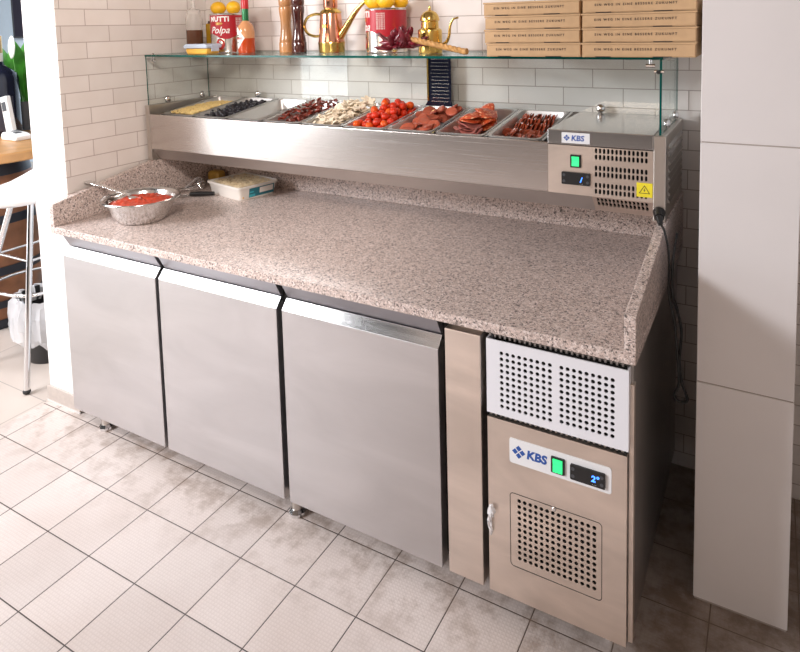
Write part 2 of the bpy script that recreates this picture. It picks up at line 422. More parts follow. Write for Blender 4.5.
def text_bm(bm, s, size, origin, ax_x=(1, 0, 0), ax_y=(0, 0, 1), bold=0., shear=0., extrude=.0003, align='LEFT', bend=None, space=1.):
    cu = bpy.data.curves.new('lettering', 'FONT'); cu.body = s; cu.size = size; cu.offset = bold; cu.shear = shear
    cu.extrude = extrude; cu.align_x = align; cu.space_character = space; cu.resolution_u = 3
    o = bpy.data.objects.new('lettering', cu); COL.objects.link(o); bpy.context.view_layer.update()
    me = bpy.data.meshes.new_from_object(o.evaluated_get(bpy.context.evaluated_depsgraph_get()))
    bpy.data.objects.remove(o); bpy.data.curves.remove(cu)
    X, Y = V(ax_x).normalized(), V(ax_y).normalized(); Zn = X.cross(Y); O = V(origin)
    t = bmesh.new(); t.from_mesh(me); bpy.data.meshes.remove(me)
    mp = {}
    for v in t.verts:
        p = v.co
        q = bend(p) if bend else O+X*p.x+Y*p.y+Zn*p.z
        mp[v] = bm.verts.new(q)
    for f in t.faces:
        try: bm.faces.new([mp[v] for v in f.verts])
        except ValueError: pass
    t.free()

def poly_plate(bm, pts, y0, y1): prism(bm, pts, 'y', y0, y1)

def build(name, bm, mat, parent=None, smooth=False, bevel=0., seg=2, loc=None, local=False, weld=False, angle=40, recalc=True):
    if weld: bmesh.ops.remove_doubles(bm, verts=bm.verts, dist=1e-5)
    if recalc: bmesh.ops.recalc_face_normals(bm, faces=bm.faces)
    off = V((0, 0, 0))
    if parent is not None and not local: off = WL[parent.name]
    if loc is not None: off = V(loc)
    if off.length: bmesh.ops.translate(bm, verts=bm.verts, vec=-off)
    me = bpy.data.meshes.new(name); bm.to_mesh(me); bm.free()
    if isinstance(mat, (list, tuple)):
        for m in mat: me.materials.append(m)
    else: me.materials.append(mat)
    o = bpy.data.objects.new(name, me); COL.objects.link(o)
    if parent is not None: o.parent = parent; WL[o.name] = WL[parent.name].copy() if not local else V((0, 0, 0))
    else: o.location = off; WL[o.name] = off.copy()
    if smooth:
        for p in me.polygons: p.use_smooth = True
        me.set_sharp_from_angle(angle=math.radians(angle))
    if bevel:
        b = o.modifiers.new('edge', 'BEVEL'); b.width = bevel; b.segments = seg; b.limit_method = 'ANGLE'; b.angle_limit = math.radians(35)
    return o

def BM(): return bmesh.new()
def tag(o, label, cat, group=None, kind=None):
    o['label'] = label; o['category'] = cat
    if group: o['group'] = group
    if kind: o['kind'] = kind
    return o
def thing(name, label, cat, loc, group=None):
    o = bpy.data.objects.new(name, None); COL.objects.link(o); o.location = loc; o.empty_display_size = .05
    WL[o.name] = V(loc); return tag(o, label, cat, group)
def struct(name, bm, mat, **k):
    o = build(name, bm, mat, **k); o['kind'] = 'structure'; return o
def dup(src, M4, label=None, rnd=None):
    c = src.copy(); COL.objects.link(c); c.matrix_world = M4
    if label: c['label'] = label
    for ch in list(src.children):
        d = ch.copy(); COL.objects.link(d); d.parent = c; d.matrix_parent_inverse = ch.matrix_parent_inverse.copy(); d.matrix_basis = ch.matrix_basis.copy()
    return c

# ------------------------------------------------------------------ camera (36 mm sensor, shifted lens)
cam = bpy.data.cameras.new('camera'); co = bpy.data.objects.new('camera', cam); COL.objects.link(co)
co.location = (2.5067, -1.24108, 1.51744); co.rotation_euler = (1.4818, .0229, .5040)
cam.sensor_fit = 'HORIZONTAL'; cam.sensor_width = 36.; cam.lens = 641.4/800*36
cam.shift_x = (400-417.72)/800; cam.shift_y = (81.89-326)/800; cam.clip_start = .02
sc.camera = co

# ------------------------------------------------------------------ the room
WX, WY = .124, .981
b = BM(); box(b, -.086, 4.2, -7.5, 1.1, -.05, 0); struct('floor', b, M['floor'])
b = BM(); box(b, -6.5, -.0862, -7.5, 3.2, -.05, -.0003); struct('floor_left', b, M['floor2'])
b = BM(); box(b, WX, 4.2, WY, WY+.15, 0, 2.7); struct('wall_back', b, M['wall_back'])
b = BM(); box(b, 3.1, 3.25, -4.2, WY, 0, 2.7); struct('unseen_wall_right', b, M['taupe'])  # out of view, added to block ambient light; taupe keeps bounce low
b = BM(); box(b, .4, 4.2, -4.2, 1.1, 2.7, 2.8); struct('unseen_ceiling', b, M['taupe'])  # partial and out of view, added to hold back world light
# stub wall between the rooms: plaster core with tiles on the kitchen side
b = BM(); box(b, -.086, WX-.008, .232, WY+.15, 0, 2.7); wl = struct('wall_left', b, M['plaster'])
b = BM(); box(b, WX-.008, WX, .234, WY, 0, 2.7); struct('wall_tiling', b, M['wall_left'], parent=wl)
b = BM(); box(b, -.094, WX-.004, .222, .2318, .003, .066); box(b, -.0942, -.0862, .2318, .9, .003, .066)
bb = struct('baseboard_left', b, M['skirting'], bevel=.002)
b = BM(); box(b, -.0965, WX-.002, .2195, .2235, 0, .006); struct('grout_bead', b, M['grout'], parent=bb)
b = BM(); box(b, -6.5, -.4, 3.1, 3.2, 0, 2.7); struct('wall_far', b, M['far_wall'])
# tiled pillar on the right: three courses of large pale tiles with thin joints
b = BM(); box(b, 2.3592, 2.5698, .4595, WY, 0, 2.7); pl = struct('pillar_right', b, M['aqua'])
for z0, z1 in ((.006, .5965), (.5995, 1.2125), (1.2155, 1.829), (1.832, 2.445), (2.448, 2.7)):
    b = BM(); box(b, 2.357, 2.572, .457, WY-.001, z0, z1); struct('tile', b, M['paper'], parent=pl, bevel=.0012, seg=1)

# ------------------------------------------------------------------ refrigerated counter
fr = thing('refrigerated_counter', 'long stainless steel refrigerated counter with three doors and a machine bay', 'refrigerated counter', (1.2, .55, 0))
b = BM()
# carcass: shell panels so that the machine bay is hollow behind its grilles
box(b, .176, 1.893, .214, .94, .088, .764)
box(b, 1.893, 2.236, .94-.02, .94, .088, .764); box(b, 1.893, 2.236, .214, .94, .088, .10); box(b, 1.893, 2.236, .21, .94, .755, .764)
build('body', b, M['steel'], fr, bevel=.002)
b = BM(); box(b, 1.897, 2.232, .24, .9, .102, .75); build('machine_cavity', b, M['dark'], fr)
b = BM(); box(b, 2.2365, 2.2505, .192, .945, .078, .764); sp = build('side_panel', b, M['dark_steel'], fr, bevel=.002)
b = BM(); box(b, 2.2425, 2.2535, .186, .206, .070, .70); build('front_flange', b, M['warm_steel'], sp, bevel=.001)
b = BM()
for k in range(36): box(b, 2.2345, 2.2385, .176, .190, .10+k*.0125, .106+k*.0125)
build('louver_strip', b, M['dark'], sp)
DX = [(.168, .683), (.6995, 1.2203), (1.2416, 1.7658)]
for k, (x0, x1) in enumerate(DX):
    # folded sheet: flat front, slanted grip at the top, set-back upper strip
    b = BM(); prism(b, [(.171, .068), (.171, .6775), (.182, .690), (.206, .690), (.206, .068)], 'x', x0, x1)
    d = build('door', b, M['door_steel'], fr, bevel=.0015)
    b = BM(); prism(b, [(.171, .6778), (.1955, .7065), (.1985, .7045), (.176, .6778)], 'x', x0, x1)
    build('grip', b, M['bright_steel'], d, bevel=.0006, seg=1)
    b = BM(); prism(b, [(.1995, .7065), (.1755, .7520), (.1755, .7595), (.207, .7595), (.207, .7065)], 'x', x0+.0005, x1-.004); build('upper_strip', b, M['grey_steel'], d, bevel=.001)
    b = BM(); box(b, x0+.002, x1-.002, .2064, .2135, .075, .755); build('gasket', b, M['rubber'], d)
    hx = x1-.022 if k else x0+.02
    b = BM(); box(b, hx-.018, hx+.014, .180, .206, .058, .0665); build('hinge', b, M['bright_steel'], d, bevel=.001)
b = BM(); box(b, 1.786, 1.885, .171, .213, .068, .7406); build('filler_panel', b, M['warm_steel'], fr, bevel=.002)
for xa, xb in ((.6835, .699), (1.2208, 1.2411), (1.7665, 1.7850), (1.8865, 1.9010)):
    b = BM(); box(b, xa, xb, .2072, .2136, .088, .76); build('gap_shade', b, M['dark'], fr)  # black strips put the shade into the gaps between the fronts
# white perforated grille above the machine door
b = BM()
perforated(b, (1.902, 2.2445), (.5495, .7406), [(1.9345, 2.0715, .5655, .7175, 9, 10, .0049, .0049, 2), (2.0845, 2.2165, .5695, .7175, 9, 10, .0049, .0049, 2)], .169, .003)
gr = build('vent_grille', b, M['white_film'], fr, weld=True)
for xa, xb in ((2.241, 2.2445), (1.902, 1.9055)):
    b = BM(); box(b, xa, xb, .1725, .205, .5495, .7406); build('return_edge', b, M['white_film'], gr)
for z0, z1 in ((.5395, .5470), (.7425, .7500)):
    b = BM(); box(b, 1.905, 2.241, .186, .200, z0, z1)
    for k in range(26): box(b, 1.907+k*.0128, 1.912+k*.0128, .178, .186, z0, z1)
    build('notched_rail', b, M['dark_steel'], gr)
# machine door
b = BM()
holes = [(1.977, 2.1755, .177, .345, 14, 11, .0047, .0047, 2)]
perforated(b, (1.902, 2.241), (.068, .5362), holes, .171, .004)
md = build('machine_door', b, M['warm_steel'], fr, weld=True)
b = BM()
def ring_rect(bm, x0, x1, z0, z1, r, w, y0, y1, n=5):
    def rr(x0, x1, z0, z1, r):
        out = []
        for cx, cz, a in ((x1-r, z1-r, 0), (x0+r, z1-r, 90), (x0+r, z0+r, 180), (x1-r, z0+r, 270)):
            for k in range(n+1):
                t = math.radians(a+90*k/n); out.append((cx+r*math.cos(t), cz+r*math.sin(t)))
        return out
    A = rr(x0, x1, z0, z1, r); B = rr(x0+w, x1-w, z0+w, z1-w, max(r-w, .001)); m = len(A)
    va = [bm.verts.new((p[0], y0, p[1])) for p in A]; vb = [bm.verts.new((p[0], y0, p[1])) for p in B]
    vc = [bm.verts.new((p[0], y1, p[1])) for p in A]; vd = [bm.verts.new((p[0], y1, p[1])) for p in B]
    for i in range(m):
        j = (i+1) % m
        bm.faces.new((va[i], va[j], vb[j], vb[i])); bm.faces.new((va[i], vc[i], vc[j], va[j])); bm.faces.new((vb[i], vb[j], vd[j], vd[i]))
def rrect(bm, x0, x1, z0, z1, r, y0, y1, n=5):
    pts = []
    for cx, cz, a in ((x1-r, z1-r, 0), (x0+r, z1-r, 90), (x0+r, z0+r, 180), (x1-r, z0+r, 270)):
        for k in range(n+1):
            t = math.radians(a+90*k/n); pts.append((cx+r*math.cos(t), cz+r*math.sin(t)))
    prism(bm, pts, 'y', y0, y1)
ring_rect(b, 1.9595, 2.1865, .158, .3545, .010, .0016, .1706, .172)
build('filter_frame', b, M['dark'], md)
b = BM(); box(b, 1.903, 2.240, .1755, .205, .068, .072); box(b, 1.902, 1.9045, .1755, .205, .068, .536); box(b, 2.2385, 2.241, .1755, .205, .068, .536); box(b, 1.903, 2.240, .1755, .205, .5335, .5362)
build('door_return', b, M['steel'], md)
b = BM(); ell(b, (2.072, .1695, .349), (.006, .003, .006)); build('screw', b, M['chrome'], md, smooth=True)
b = BM(); rnd = random.Random(5)
ell(b, (1.9125, .163, .291), (.009, .008, .014), u=9, v=6, f=lambda p: 1+rnd.uniform(-.3, .35))
ell(b, (1.9085, .164, .266), (.0065, .006, .022), u=9, v=6, f=lambda p: 1+rnd.uniform(-.35, .35))
ell(b, (1.909, .165, .240), (.005, .004, .016), u=7, v=6, f=lambda p: 1+rnd.uniform(-.35, .35))
o = build('wrapped_key', b, M['wrap'], md); o['label'] = 'key wrapped in crumpled clear film'

def kbs_mark(bm, x, z, s, y):
    """blue diamond of four small blocks with notched faces"""
    for ax, az in ((-1, 0), (1, 0), (0, -1), (0, 1)):
        cx, cz = x+ax*s*.54, z+az*s*.54; h = s*.43
        poly_plate(bm, [(cx-h, cz), (cx, cz-h), (cx+h, cz), (cx, cz+h)], y-.0004, y)
# label plate, rocker switch, thermostat
b = BM(); rrect(b, 1.9605, 2.2075, .4345, .4985, .006, .1692, .1709); pt = build('label_plate', b, M['label_white'], md)
b = BM(); kbs_mark(b, 1.9845, .4668, .0175, .1692)
text_bm(b, 'KBS', .0295, (2.0045, .1690, .4575), bold=.0013, shear=.12, space=1.02); build('logo', b, M['ink_blue'], pt)
b = BM(); rrect(b, 2.0665, 2.0995, .4455, .4855, .002, .1655, .1692); sw = build('switch', b, M['black'], md)
b = BM(); prism(b, [(.1655, .4495), (.1628, .4495), (.1642, .466), (.1620, .4815), (.1655, .4815)], 'x', 2.0715, 2.0945); build('rocker', b, M['green_glow'], sw)
b = BM(); rrect(b, 2.113, 2.194, .4445, .4815, .003, .1640, .1692); th = build('thermostat', b, M['black'], md)
b = BM(); text_bm(b, '2°', .021, (2.162, .1638, .456), bold=.0005, shear=.1); build('digits', b, M['blue_glow'], th)
for zz in (.454, .472):
    for xx in (2.1195, 2.1865):
        b = BM(); cyl(b, (xx, .1638, zz), (xx, .1632, zz), .0042, n=14); build('button', b, M['pot_grey'], th)
b = BM(); text_bm(b, '- - -', .006, (2.165, .1638, .4475)); build('caption', b, M['print_white'], th)
# feet
for x, y in ((.300, .212), (1.236, .210), (2.19, .26), (.300, .86), (1.236, .86), (2.19, .86)):
    b = BM(); cyl(b, (x, y, .016), (x, y, .088), .017); f = build('foot', b, M['steel_up'], fr, smooth=True)
    b = BM(); lathe(b, [(0, .0), (.025, .0), (.027, .004), (.027, .012), (.019, .022), (0, .022)], (x, y), 8); build('foot_pad', b, M['chrome'], f)

# ------------------------------------------------------------------ granite worktop
TX0, TX1, TY0, TY1, TZ0, TZ1 = .138, 2.263, .149, .975, .7652, .7922
wt = thing('granite_worktop', 'pinkish speckled granite worktop with raised edges on the steel counter', 'worktop', (1.2, .56, TZ0))
b = BM(); box(b, TX0, TX1, TY0, TY1, TZ0, TZ1); build('slab', b, M['granite'], wt, bevel=.0035, seg=3)
for x0, x1 in ((TX0, TX0+.0255), (TX1-.0255, TX1)):
    b = BM(); prism(b, [(TY0, TZ1+.0002), (TY0, .877), (.6005, .9565), (TY1, .9565), (TY1, TZ1+.0002)], 'x', x0, x1)
    build('side_upstand', b, M['granite'], wt, bevel=.002, seg=2)
b = BM(); box(b, TX0+.026, TX1-.026, .955, TY1, TZ1+.0002, .9565); build('back_upstand', b, M['granite'], wt, bevel=.002)

# ------------------------------------------------------------------ cooled topping unit with glass guard
UY = .596
un = thing('topping_cooler', 'stainless steel ingredient cooler with glass guard on the worktop', 'topping cooler', (1.2, .77, .957))
b = BM(); prism(b, [(UY, 1.0095), (UY, 1.1585), (UY+.006, 1.1605), (UY+.012, 1.158), (UY+.012, 1.0095)], 'x', .1655, 1.928)
build('front_panel', b, M['front_steel'], un, bevel=.001)
b = BM(); prism(b, [(UY, 1.0092), (.6405, .9572), (.652, .9572), (UY+.014, 1.0092)], 'x', .1655, 2.058); build('lower_lip', b, M['steel'], un, bevel=.001)
b = BM(); box(b, .166, 2.225, .652, .958, .9573, .966); box(b, .166, 2.225, .950, .958, .966, 1.198); box(b, 1.93, 2.225, .62, .949, 1.19, 1.198)
build('tank', b, M['steel'], un)
b = BM(); prism(b, [(UY-.001, .9573), (UY-.001, 1.198), (.958, 1.198), (.958, .9573)], 'x', .139, .1652); build('end_panel', b, M['steel_up'], un, bevel=.002)
b = BM(); prism(b, [(UY-.001, .9573), (UY-.001, 1.198), (.958, 1.198), (.958, .9573)], 'x', 2.2265, 2.259); ep = build('end_panel', b, M['steel_up'], un, bevel=.002)
b = BM()
for k in range(8):
    z = 1.0+k*.022; prism(b, [(2.2592, z), (2.2648, z+.003), (2.2592, z+.013)], 'y', .64, .92)
build('side_louvers', b, M['dark_steel'], ep)
b = BM(); box(b, .166, 2.2265, .9475, .958, 1.1985, 1.2045); build('rear_rail', b, M['bright_steel'], un, bevel=.001)
# machine end of the unit: slotted front and boxed cover
b = BM(); W = (2.0638, 2.2135)
perforated(b, (1.928, 2.2262), (1.0095, 1.1545), [(W[0], W[1], 1.1170, 1.1535, 13, 2, .0035, .0074, 3.2), (W[0], W[1], 1.0665, 1.1030, 13, 2, .0035, .0074, 3.2), (W[0], W[1], 1.0165, 1.0530, 13, 2, .0035, .0074, 3.2)], UY, .004)
cp = build('control_panel', b, M['warm_steel'], un, weld=True)
b = BM(); perforated(b, (2.058, 2.2262), (0, .0685), [(2.068, 2.2135,   .0262, .0652, 13, 2, .0037, .0090, 3.2)], 0, .004)
bmesh.ops.remove_doubles(b, verts=b.verts, dist=1e-5)
ang = math.atan2(.6405-UY, 1.0092-.9572)
for v in b.verts:
    y, z = v.co.y, v.co.z
    v.co.y = UY+(.0685-z)*math.sin(ang)+y*math.cos(ang); v.co.z = 1.0092-(.0685-z)*math.cos(ang)+y*math.sin(ang)
build('slotted_lip', b, M['warm_steel'], un)
b = BM(); box(b, 2.06, 2.224, .615, .64, 1.0, 1.15); box(b, 2.06, 2.224, .648, .651, .958, 1.0); build('dark_backing', b, M['dark'], un)
b = BM(); prism(b, [(UY-.004, 1.1575), (UY-.004, 1.2000), (.945, 1.2045), (.945, 1.199), (UY+.004, 1.1960), (UY+.004, 1.1575)], 'x', 1.928, 2.2262)
cv = build('machine_cover', b, M['bright_steel'], un, bevel=.0015)
b = BM(); box(b, 1.9705, 2.0525, UY-.0052, UY-.0041, 1.1625, 1.1935); lb = build('brand_plate', b, M['label_white'], cv)
b = BM(); kbs_mark(b, 1.9855, 1.178, .0095, UY-.0053); text_bm(b, 'KBS', .0225, (1.9985, UY-.0056, 1.1705), bold=.0005, shear=.12); build('logo', b, M['ink_blue'], lb)
b = BM(); rrect(b, 1.9955, 2.0265, 1.0905, 1.1285, .002, UY-.0045, UY); sw = build('switch', b, M['black'], un)
b = BM(); prism(b, [(UY-.0045, 1.0955), (UY-.0075, 1.0955), (UY-.0058, 1.11), (UY-.0082, 1.1235), (UY-.0045, 1.1235)], 'x', 2.0005, 2.0215); build('rocker', b, M['green_glow'], sw)
b = BM(); rrect(b, 1.970, 2.0535, 1.0395, 1.0765, .003, UY-.006, UY); th = build('thermostat', b, M['black'], un)
b = BM(); text_bm(b, '/', .020, (2.025, UY-.0063, 1.049), bold=.0006, shear=.1); build('digits', b, M['blue_glow'], th)
for zz in (1.049, 1.067):
    for xx in (1.977, 2.0465):
        b = BM(); cyl(b, (xx, UY-.006, zz), (xx, UY-.0066, zz), .0042, n=14); build('button', b, M['pot_grey'], th)
b = BM(); text_bm(b, '- - -', .006, (2.024, UY-.0063, 1.0425)); build('caption', b, M['print_white'], th)
b = BM(); box(b, 2.1825, 2.2250, UY-.0012, UY-.0002, 1.0235, 1.0635); ws = build('warning_sticker', b, M['yellow'], un)
b = BM()
def tri(s, cx=2.2038, cz=1.0415): return [(cx+s*math.sin(a)*1.12, cz+s*math.cos(a)) for a in (0, 2*PI/3, 4*PI/3)]
A = [b.verts.new((p[0], UY-.0014, p[1])) for p in tri(.0158)]; B = [b.verts.new((p[0], UY-.0014, p[1])) for p in tri(.0125)]
for i in range(3): b.faces.new((A[i], A[(i+1) % 3], B[(i+1) % 3], B[i]))
b.faces.new([b.verts.new((2.2038+x, UY-.0014, 1.0415+z)) for x, z in ((.0012, .0095), (-.0026, .0005), (-.0004, .0008), (-.0016, -.0052), (.0026, .0026), (.0004, .0022))])
build('hazard_symbol', b, M['ink'], ws)
# glass guard
GX0, GX1 = .149, 2.2455
def glass(name, x0, x1, y0, y1, z0, z1, faces_axis):
    b = BM(); box(b, x0, x1, y0, y1, z0, z1); bmesh.ops.recalc_face_normals(b, faces=b.faces)
    for f in b.faces: f.material_index = 0 if abs(f.normal['xyz'.index(faces_axis)]) > .5 else 1
    return build(name, b, [M['pane'], M['pane_edge']], un)
SHZ = 1.415
sh = glass('glass_shelf', GX0-.002, GX1+.003, .602, .962, SHZ-.008, SHZ, 'z')
glass('side_glass', GX0, GX0+.006, .604, .946, 1.1985, SHZ-.0082, 'x')
glass('side_glass', GX1-.006, GX1, .604, .946, 1.1985, SHZ-.0082, 'x')
rg = glass('rear_glass', GX0+.007, GX1-.007, .949, .955, 1.2048, SHZ-.0082, 'y'); rg.data.materials[1] = M['pane']
def clamp(p, ax):
    b = BM(); p = V(p); a = V(ax)
    ell(b, p, (.011, .0155, .0155) if ax[0] else (.0155, .011, .0155), u=24, v=14)
    build('glass_clamp', b, M['chrome'], un, smooth=True, angle=30)
clamp((.152, .705, 1.214), (1, 0, 0)); clamp((.152, .905, 1.214), (1, 0, 0))
clamp((2.2425, .725, 1.214), (1, 0, 0)); clamp((2.2425, .915, 1.214), (1, 0, 0))
for x in (.455, 2.0): clamp((x, .952, 1.220), (0, 1, 0))
def corner_clip(x, y, s):
    b = BM(); cyl(b, (x, y, SHZ-.02), (x, y, SHZ+.006), .005, n=14); cyl(b, (x-.012*s, y, SHZ-.026), (x+.012*s, y, SHZ-.026), .0052, n=14)
    build('shelf_clip', b, M['chrome'], un, smooth=True, angle=30)
corner_clip(.172, .625, 1); corner_clip(.172, .92, 1); corner_clip(2.212, .625, 1); corner_clip(2.225, .93, 1)
for x in (.52, .60): 
    b = BM(); cyl(b, (x, .935, SHZ-.016), (x, .935, SHZ-.0084), .009, n=14); build('shelf_clip', b, M['chrome'], un, smooth=True, angle=30)
b = BM(); cyl(b, (2.2385, .588, 1.3745), (2.2385, .62, 1.3745), .0058, n=14); cyl(b, (2.226, .60, 1.3745), (2.251, .60, 1.3745), .0045, n=12); build('glass_clip', b, M['chrome'], un, smooth=True, angle=30)
# power cord down the gap beside the pillar
b = BM(); cyl(b, (2.243, .595, .985), (2.247, .568, .978), .017, .013, n=18); cyl(b, (2.247, .568, .978), (2.2535, .548, .966), .0105, .006, n=14)
pg = build('plug', b, M['black'], un, smooth=True)
b = BM(); tube(b, [(2.2515, .552, .969), (2.268, .525, .952), (2.282, .50, .90), (2.285, .49, .80), (2.300, .49, .72), (2.309, .49, .62), (2.312, .49, .56), (2.301, .49, .527), (2.313, .49, .512), (2.333, .49, .522), (2.318, .495, .565), (2.311, .50, .62), (2.315, .50, .70), (2.303, .50, .76), (2.291, .50, .80), (2.289, .52, .88), (2.289, .60, .93)], .0034, n=8)
build('power_cord', b, M['black'], un, smooth=True)

# ------------------------------------------------------------------ pans (they slope down towards the front)
TILT = math.atan2(.045, .339)
PITCH, PX0 = .1872, .2245
def panM(k): return Matrix.Translation((PX0+PITCH*(k+.5)-.0045, .6145, 1.1625)) @ Matrix.Rotation(TILT, 4, 'X')
def pan_bm(depth, w=.0875, L=.328):
    b = BM()
    def loop(hx, y0, y1, z, r, n=5):
        out = []
        for cx, cy, a in ((hx-r, y1-r, 0), (-hx+r, y1-r, 90), (-hx+r, y0+r, 180), (hx-r, y0+r, 270)):
            for k in range(n+1):
                t = math.radians(a+90*k/n); out.append(b.verts.new((cx+r*math.cos(t), cy+r*math.sin(t), z)))
        return out
    Ls = [loop(w, 0, L, -.004, .012), loop(w, 0, L, 0, .012), loop(w-.007, .008, L-.008, .0002, .02), loop(w-.0095, .0105, L-.0105, -.004, .02),
          loop(w-.014, .016, L-.016, -depth+.008, .018), loop(w-.022, .024, L-.024, -depth, .012)]
    for A, B in zip(Ls, Ls[1:]):
        n = len(A)
        for i in range(n): b.faces.new((A[i], A[(i+1) % n], B[(i+1) % n], B[i]))
    b.faces.new(Ls[-1]); return b
PAN = [('sweetcorn', .05), ('black olives', .029), ('', .05), ('dried tomatoes', .045), ('sliced mushrooms', .045), ('cherry tomatoes', .045), ('sausage slices', .05), ('cured meat', .045), ('spicy sausage slices', .05)]
PLAB = ['steel food pan of pale yellow corn, first beside the left end panel', 'steel food pan filled with black olives', 'almost empty steel food pan with a few crumbs at its front',
        'steel food pan of dark red dried tomato pieces', 'steel food pan heaped with cream mushroom slices', 'steel food pan heaped with cherry tomatoes',
        'steel food pan of pink sausage slices before the dark grater', 'steel food pan of dark cured ham and orange salami', 'steel food pan of thin dark red sausage slices beside the machine cover']
for k, (c, d) in enumerate(PAN):
    o = build('food_pan', pan_bm(d), M['pan_steel'], None, smooth=True, angle=50)
    o.matrix_world = panM(k); tag(o, PLAB[k], 'food pan', 'food pans in the topping cooler')
for k in range(10):
    b = BM(); Mk = panM(k) @ Matrix.Translation((-PITCH/2, 0, 0)); vs = box(b, -.0045, .0045, .0, .332, -.012, -.0015)
    for v in vs: v.co = Mk @ v.co
    build('pan_rail', b, M['bright_steel'], un)
b = BM(); Mk = panM(0); vs = box(b, -.1455, -.099, .002, .33, -.02, -.010)
for v in vs: v.co = Mk @ v.co
build('side_ledge', b, M['dark_steel'], un)

def place(src, Mw, group=None):
    c = src.copy(); COL.objects.link(c); c.matrix_world = Mw; return c
def drop(n, r, floor, hmax, rnd, w=.072, y0=.018, y1=.305, cand=40, fl=None):
    P = []
    for _ in range(n):
        best = None
        for _ in range(cand):
            x, y = rnd.uniform(-w+r, w-r), rnd.uniform(y0+r, y1-r); z = floor+r
            for p in P:
                d2 = (p.x-x)**2+(p.y-y)**2
                if d2 < 4*r*r: z = max(z, p.z+math.sqrt(4*r*r-d2))
            s = z-hmax(x, y)
            if best is None or s < best[0]: best = (s, V((x, y, z)))
        if best[0] > .004: break
        P.append(best[1])
    return P
def rotm(rnd, a=PI): return Euler((rnd.uniform(-a, a), rnd.uniform(-a, a), rnd.uniform(-PI, PI))).to_matrix().to_4x4()

# corn: uncountable kernels
b = BM(); rnd = random.Random(1)
for _ in range(1100):
    x, y = rnd.uniform(-.066, .066), rnd.uniform(.024, .29); z = -.020+.018*max(0, 1-(y/.30)**2)+rnd.uniform(0, .006)
    ell(b, (x, y, z), (.0045, .0035, .0035), Euler((rnd.random()*6, rnd.random()*6, 0)), 6, 4)
box(b, -.066, .066, .026, .295, -.046, -.018)
o = build('corn_kernels', b, M['corn'], None, smooth=True); o.matrix_world = panM(0); tag(o, 'pale yellow corn kernels in the pan next to the left end', 'corn', kind='stuff')
# crumbs left in the third pan
b = BM(); rnd = random.Random(2)
for _ in range(130):
    y = .03+abs(rnd.gauss(0, .022)); x = rnd.uniform(-.06, .06)
    ell(b, (x, y, -.046+rnd.uniform(0, .009)), (.005, .004, .003), Euler((rnd.random()*6, rnd.random()*6, 0)), 6, 4)
o = build('crumbs', b, M['corn'], None, smooth=True); o.matrix_world = panM(2); tag(o, 'tan crumbs along the front of the almost empty pan', 'crumbs', kind='stuff')
# olives
rnd = random.Random(3); Mk = panM(1)
b = BM(); ell(b, (0, 0, 0), (.0086, .0086, .0098), u=12, v=8); ol = build('black_olive', b, M['olive'], None, smooth=True)
tag(ol, 'small shiny black olive in the olive pan', 'olive', 'black olives in their pan')
pts = drop(300, .0086, -.028, lambda x, y: -.009+.007*math.sin(PI*min(1, y/.32)), rnd, w=.074, y0=.014, y1=.312)
for i, p in enumerate(pts):
    Mw = Mk @ Matrix.Translation(p) @ rotm(rnd)
    if i: place(ol, Mw)
    else: ol.matrix_world = Mw
# cherry tomatoes
rnd = random.Random(4); Mk = panM(5); src = []
for mt, lab in (('tomato', 'small red cherry tomato in the heaped tomato pan'), ('tomato_orange', 'small orange cherry tomato in the heaped tomato pan')):
    b = BM(); ell(b, (0, 0, 0), (.0143, .0143, .0157), u=18, v=12, f=lambda p: 1-.10*max(0, p.z-.9)*10*.5); o = build('cherry_tomato', b, M[mt], None, smooth=True)
    b = BM(); lathe(b, [(0, .0146), (.002, .0143), (.0022, .0136)], (0, 0), 8); build('stem_scar', b, M['straw'], o, local=True)
    tag(o, lab, 'tomato', 'cherry tomatoes in their pan'); src.append(o)
pts = drop(165, .0146, -.044, lambda x, y: -.008+.040*min(1, max(0, (y-.01)/.20))*(1-.55*(abs(x)/.075)**2.5)-.03*max(0, (y-.26)/.06), rnd, w=.078, y0=.014, y1=.312)
used = [0, 0]
for p in pts:
    k = 1 if (rnd.random() < (.30 if p.y < .12 else .08)) else 0
    Mw = Mk @ Matrix.Translation(p) @ rotm(rnd)
    if used[k]: dup(src[k], Mw)
    else: src[k].matrix_world = Mw
    used[k] = 1
# mushrooms: slices with cap and stalk outline
def mush_outline(s):
    pts = [(-.003, -.013), (.003, -.013), (.0035, -.002), (.011, -.004), (.0142, .001), (.012, .008), (.006, .0125), (0, .0135), (-.006, .0125), (-.012, .008), (-.0142, .001), (-.011, -.004), (-.0035, -.002)]
    return [(x*s, y*s) for x, y in pts]
rnd = random.Random(6); Mk = panM(4); src = []
for s in (.95, 1.15, 1.3):
    b = BM(); prism(b, mush_outline(s), 'z', -.002, .002); o = build('mushroom_slice', b, M['mushroom'], None, bevel=.0008, seg=1)
    tag(o, 'thin cream slice of mushroom in the mushroom heap', 'mushroom slice', 'mushroom slices in their pan'); src.append(o)
used = set()
b0 = BM()
for i in range(190):
    lay = i/190
    x = rnd.uniform(-.068, .068)*(1-.1*lay); y = .022+.285*((i*.618034) % 1)
    top = .002+.020*min(1, (y-.02)/.16)*(1-.5*(abs(x)/.07)**2)
    z = -.036+(top+.036)*min(1., lay*1.15)
    k = rnd.randrange(3); Mw = Mk @ Matrix.Translation((x, y, z)) @ rotm(rnd, .75)
    if k in used: place(src[k], Mw)
    else: src[k].matrix_world = Mw; used.add(k)
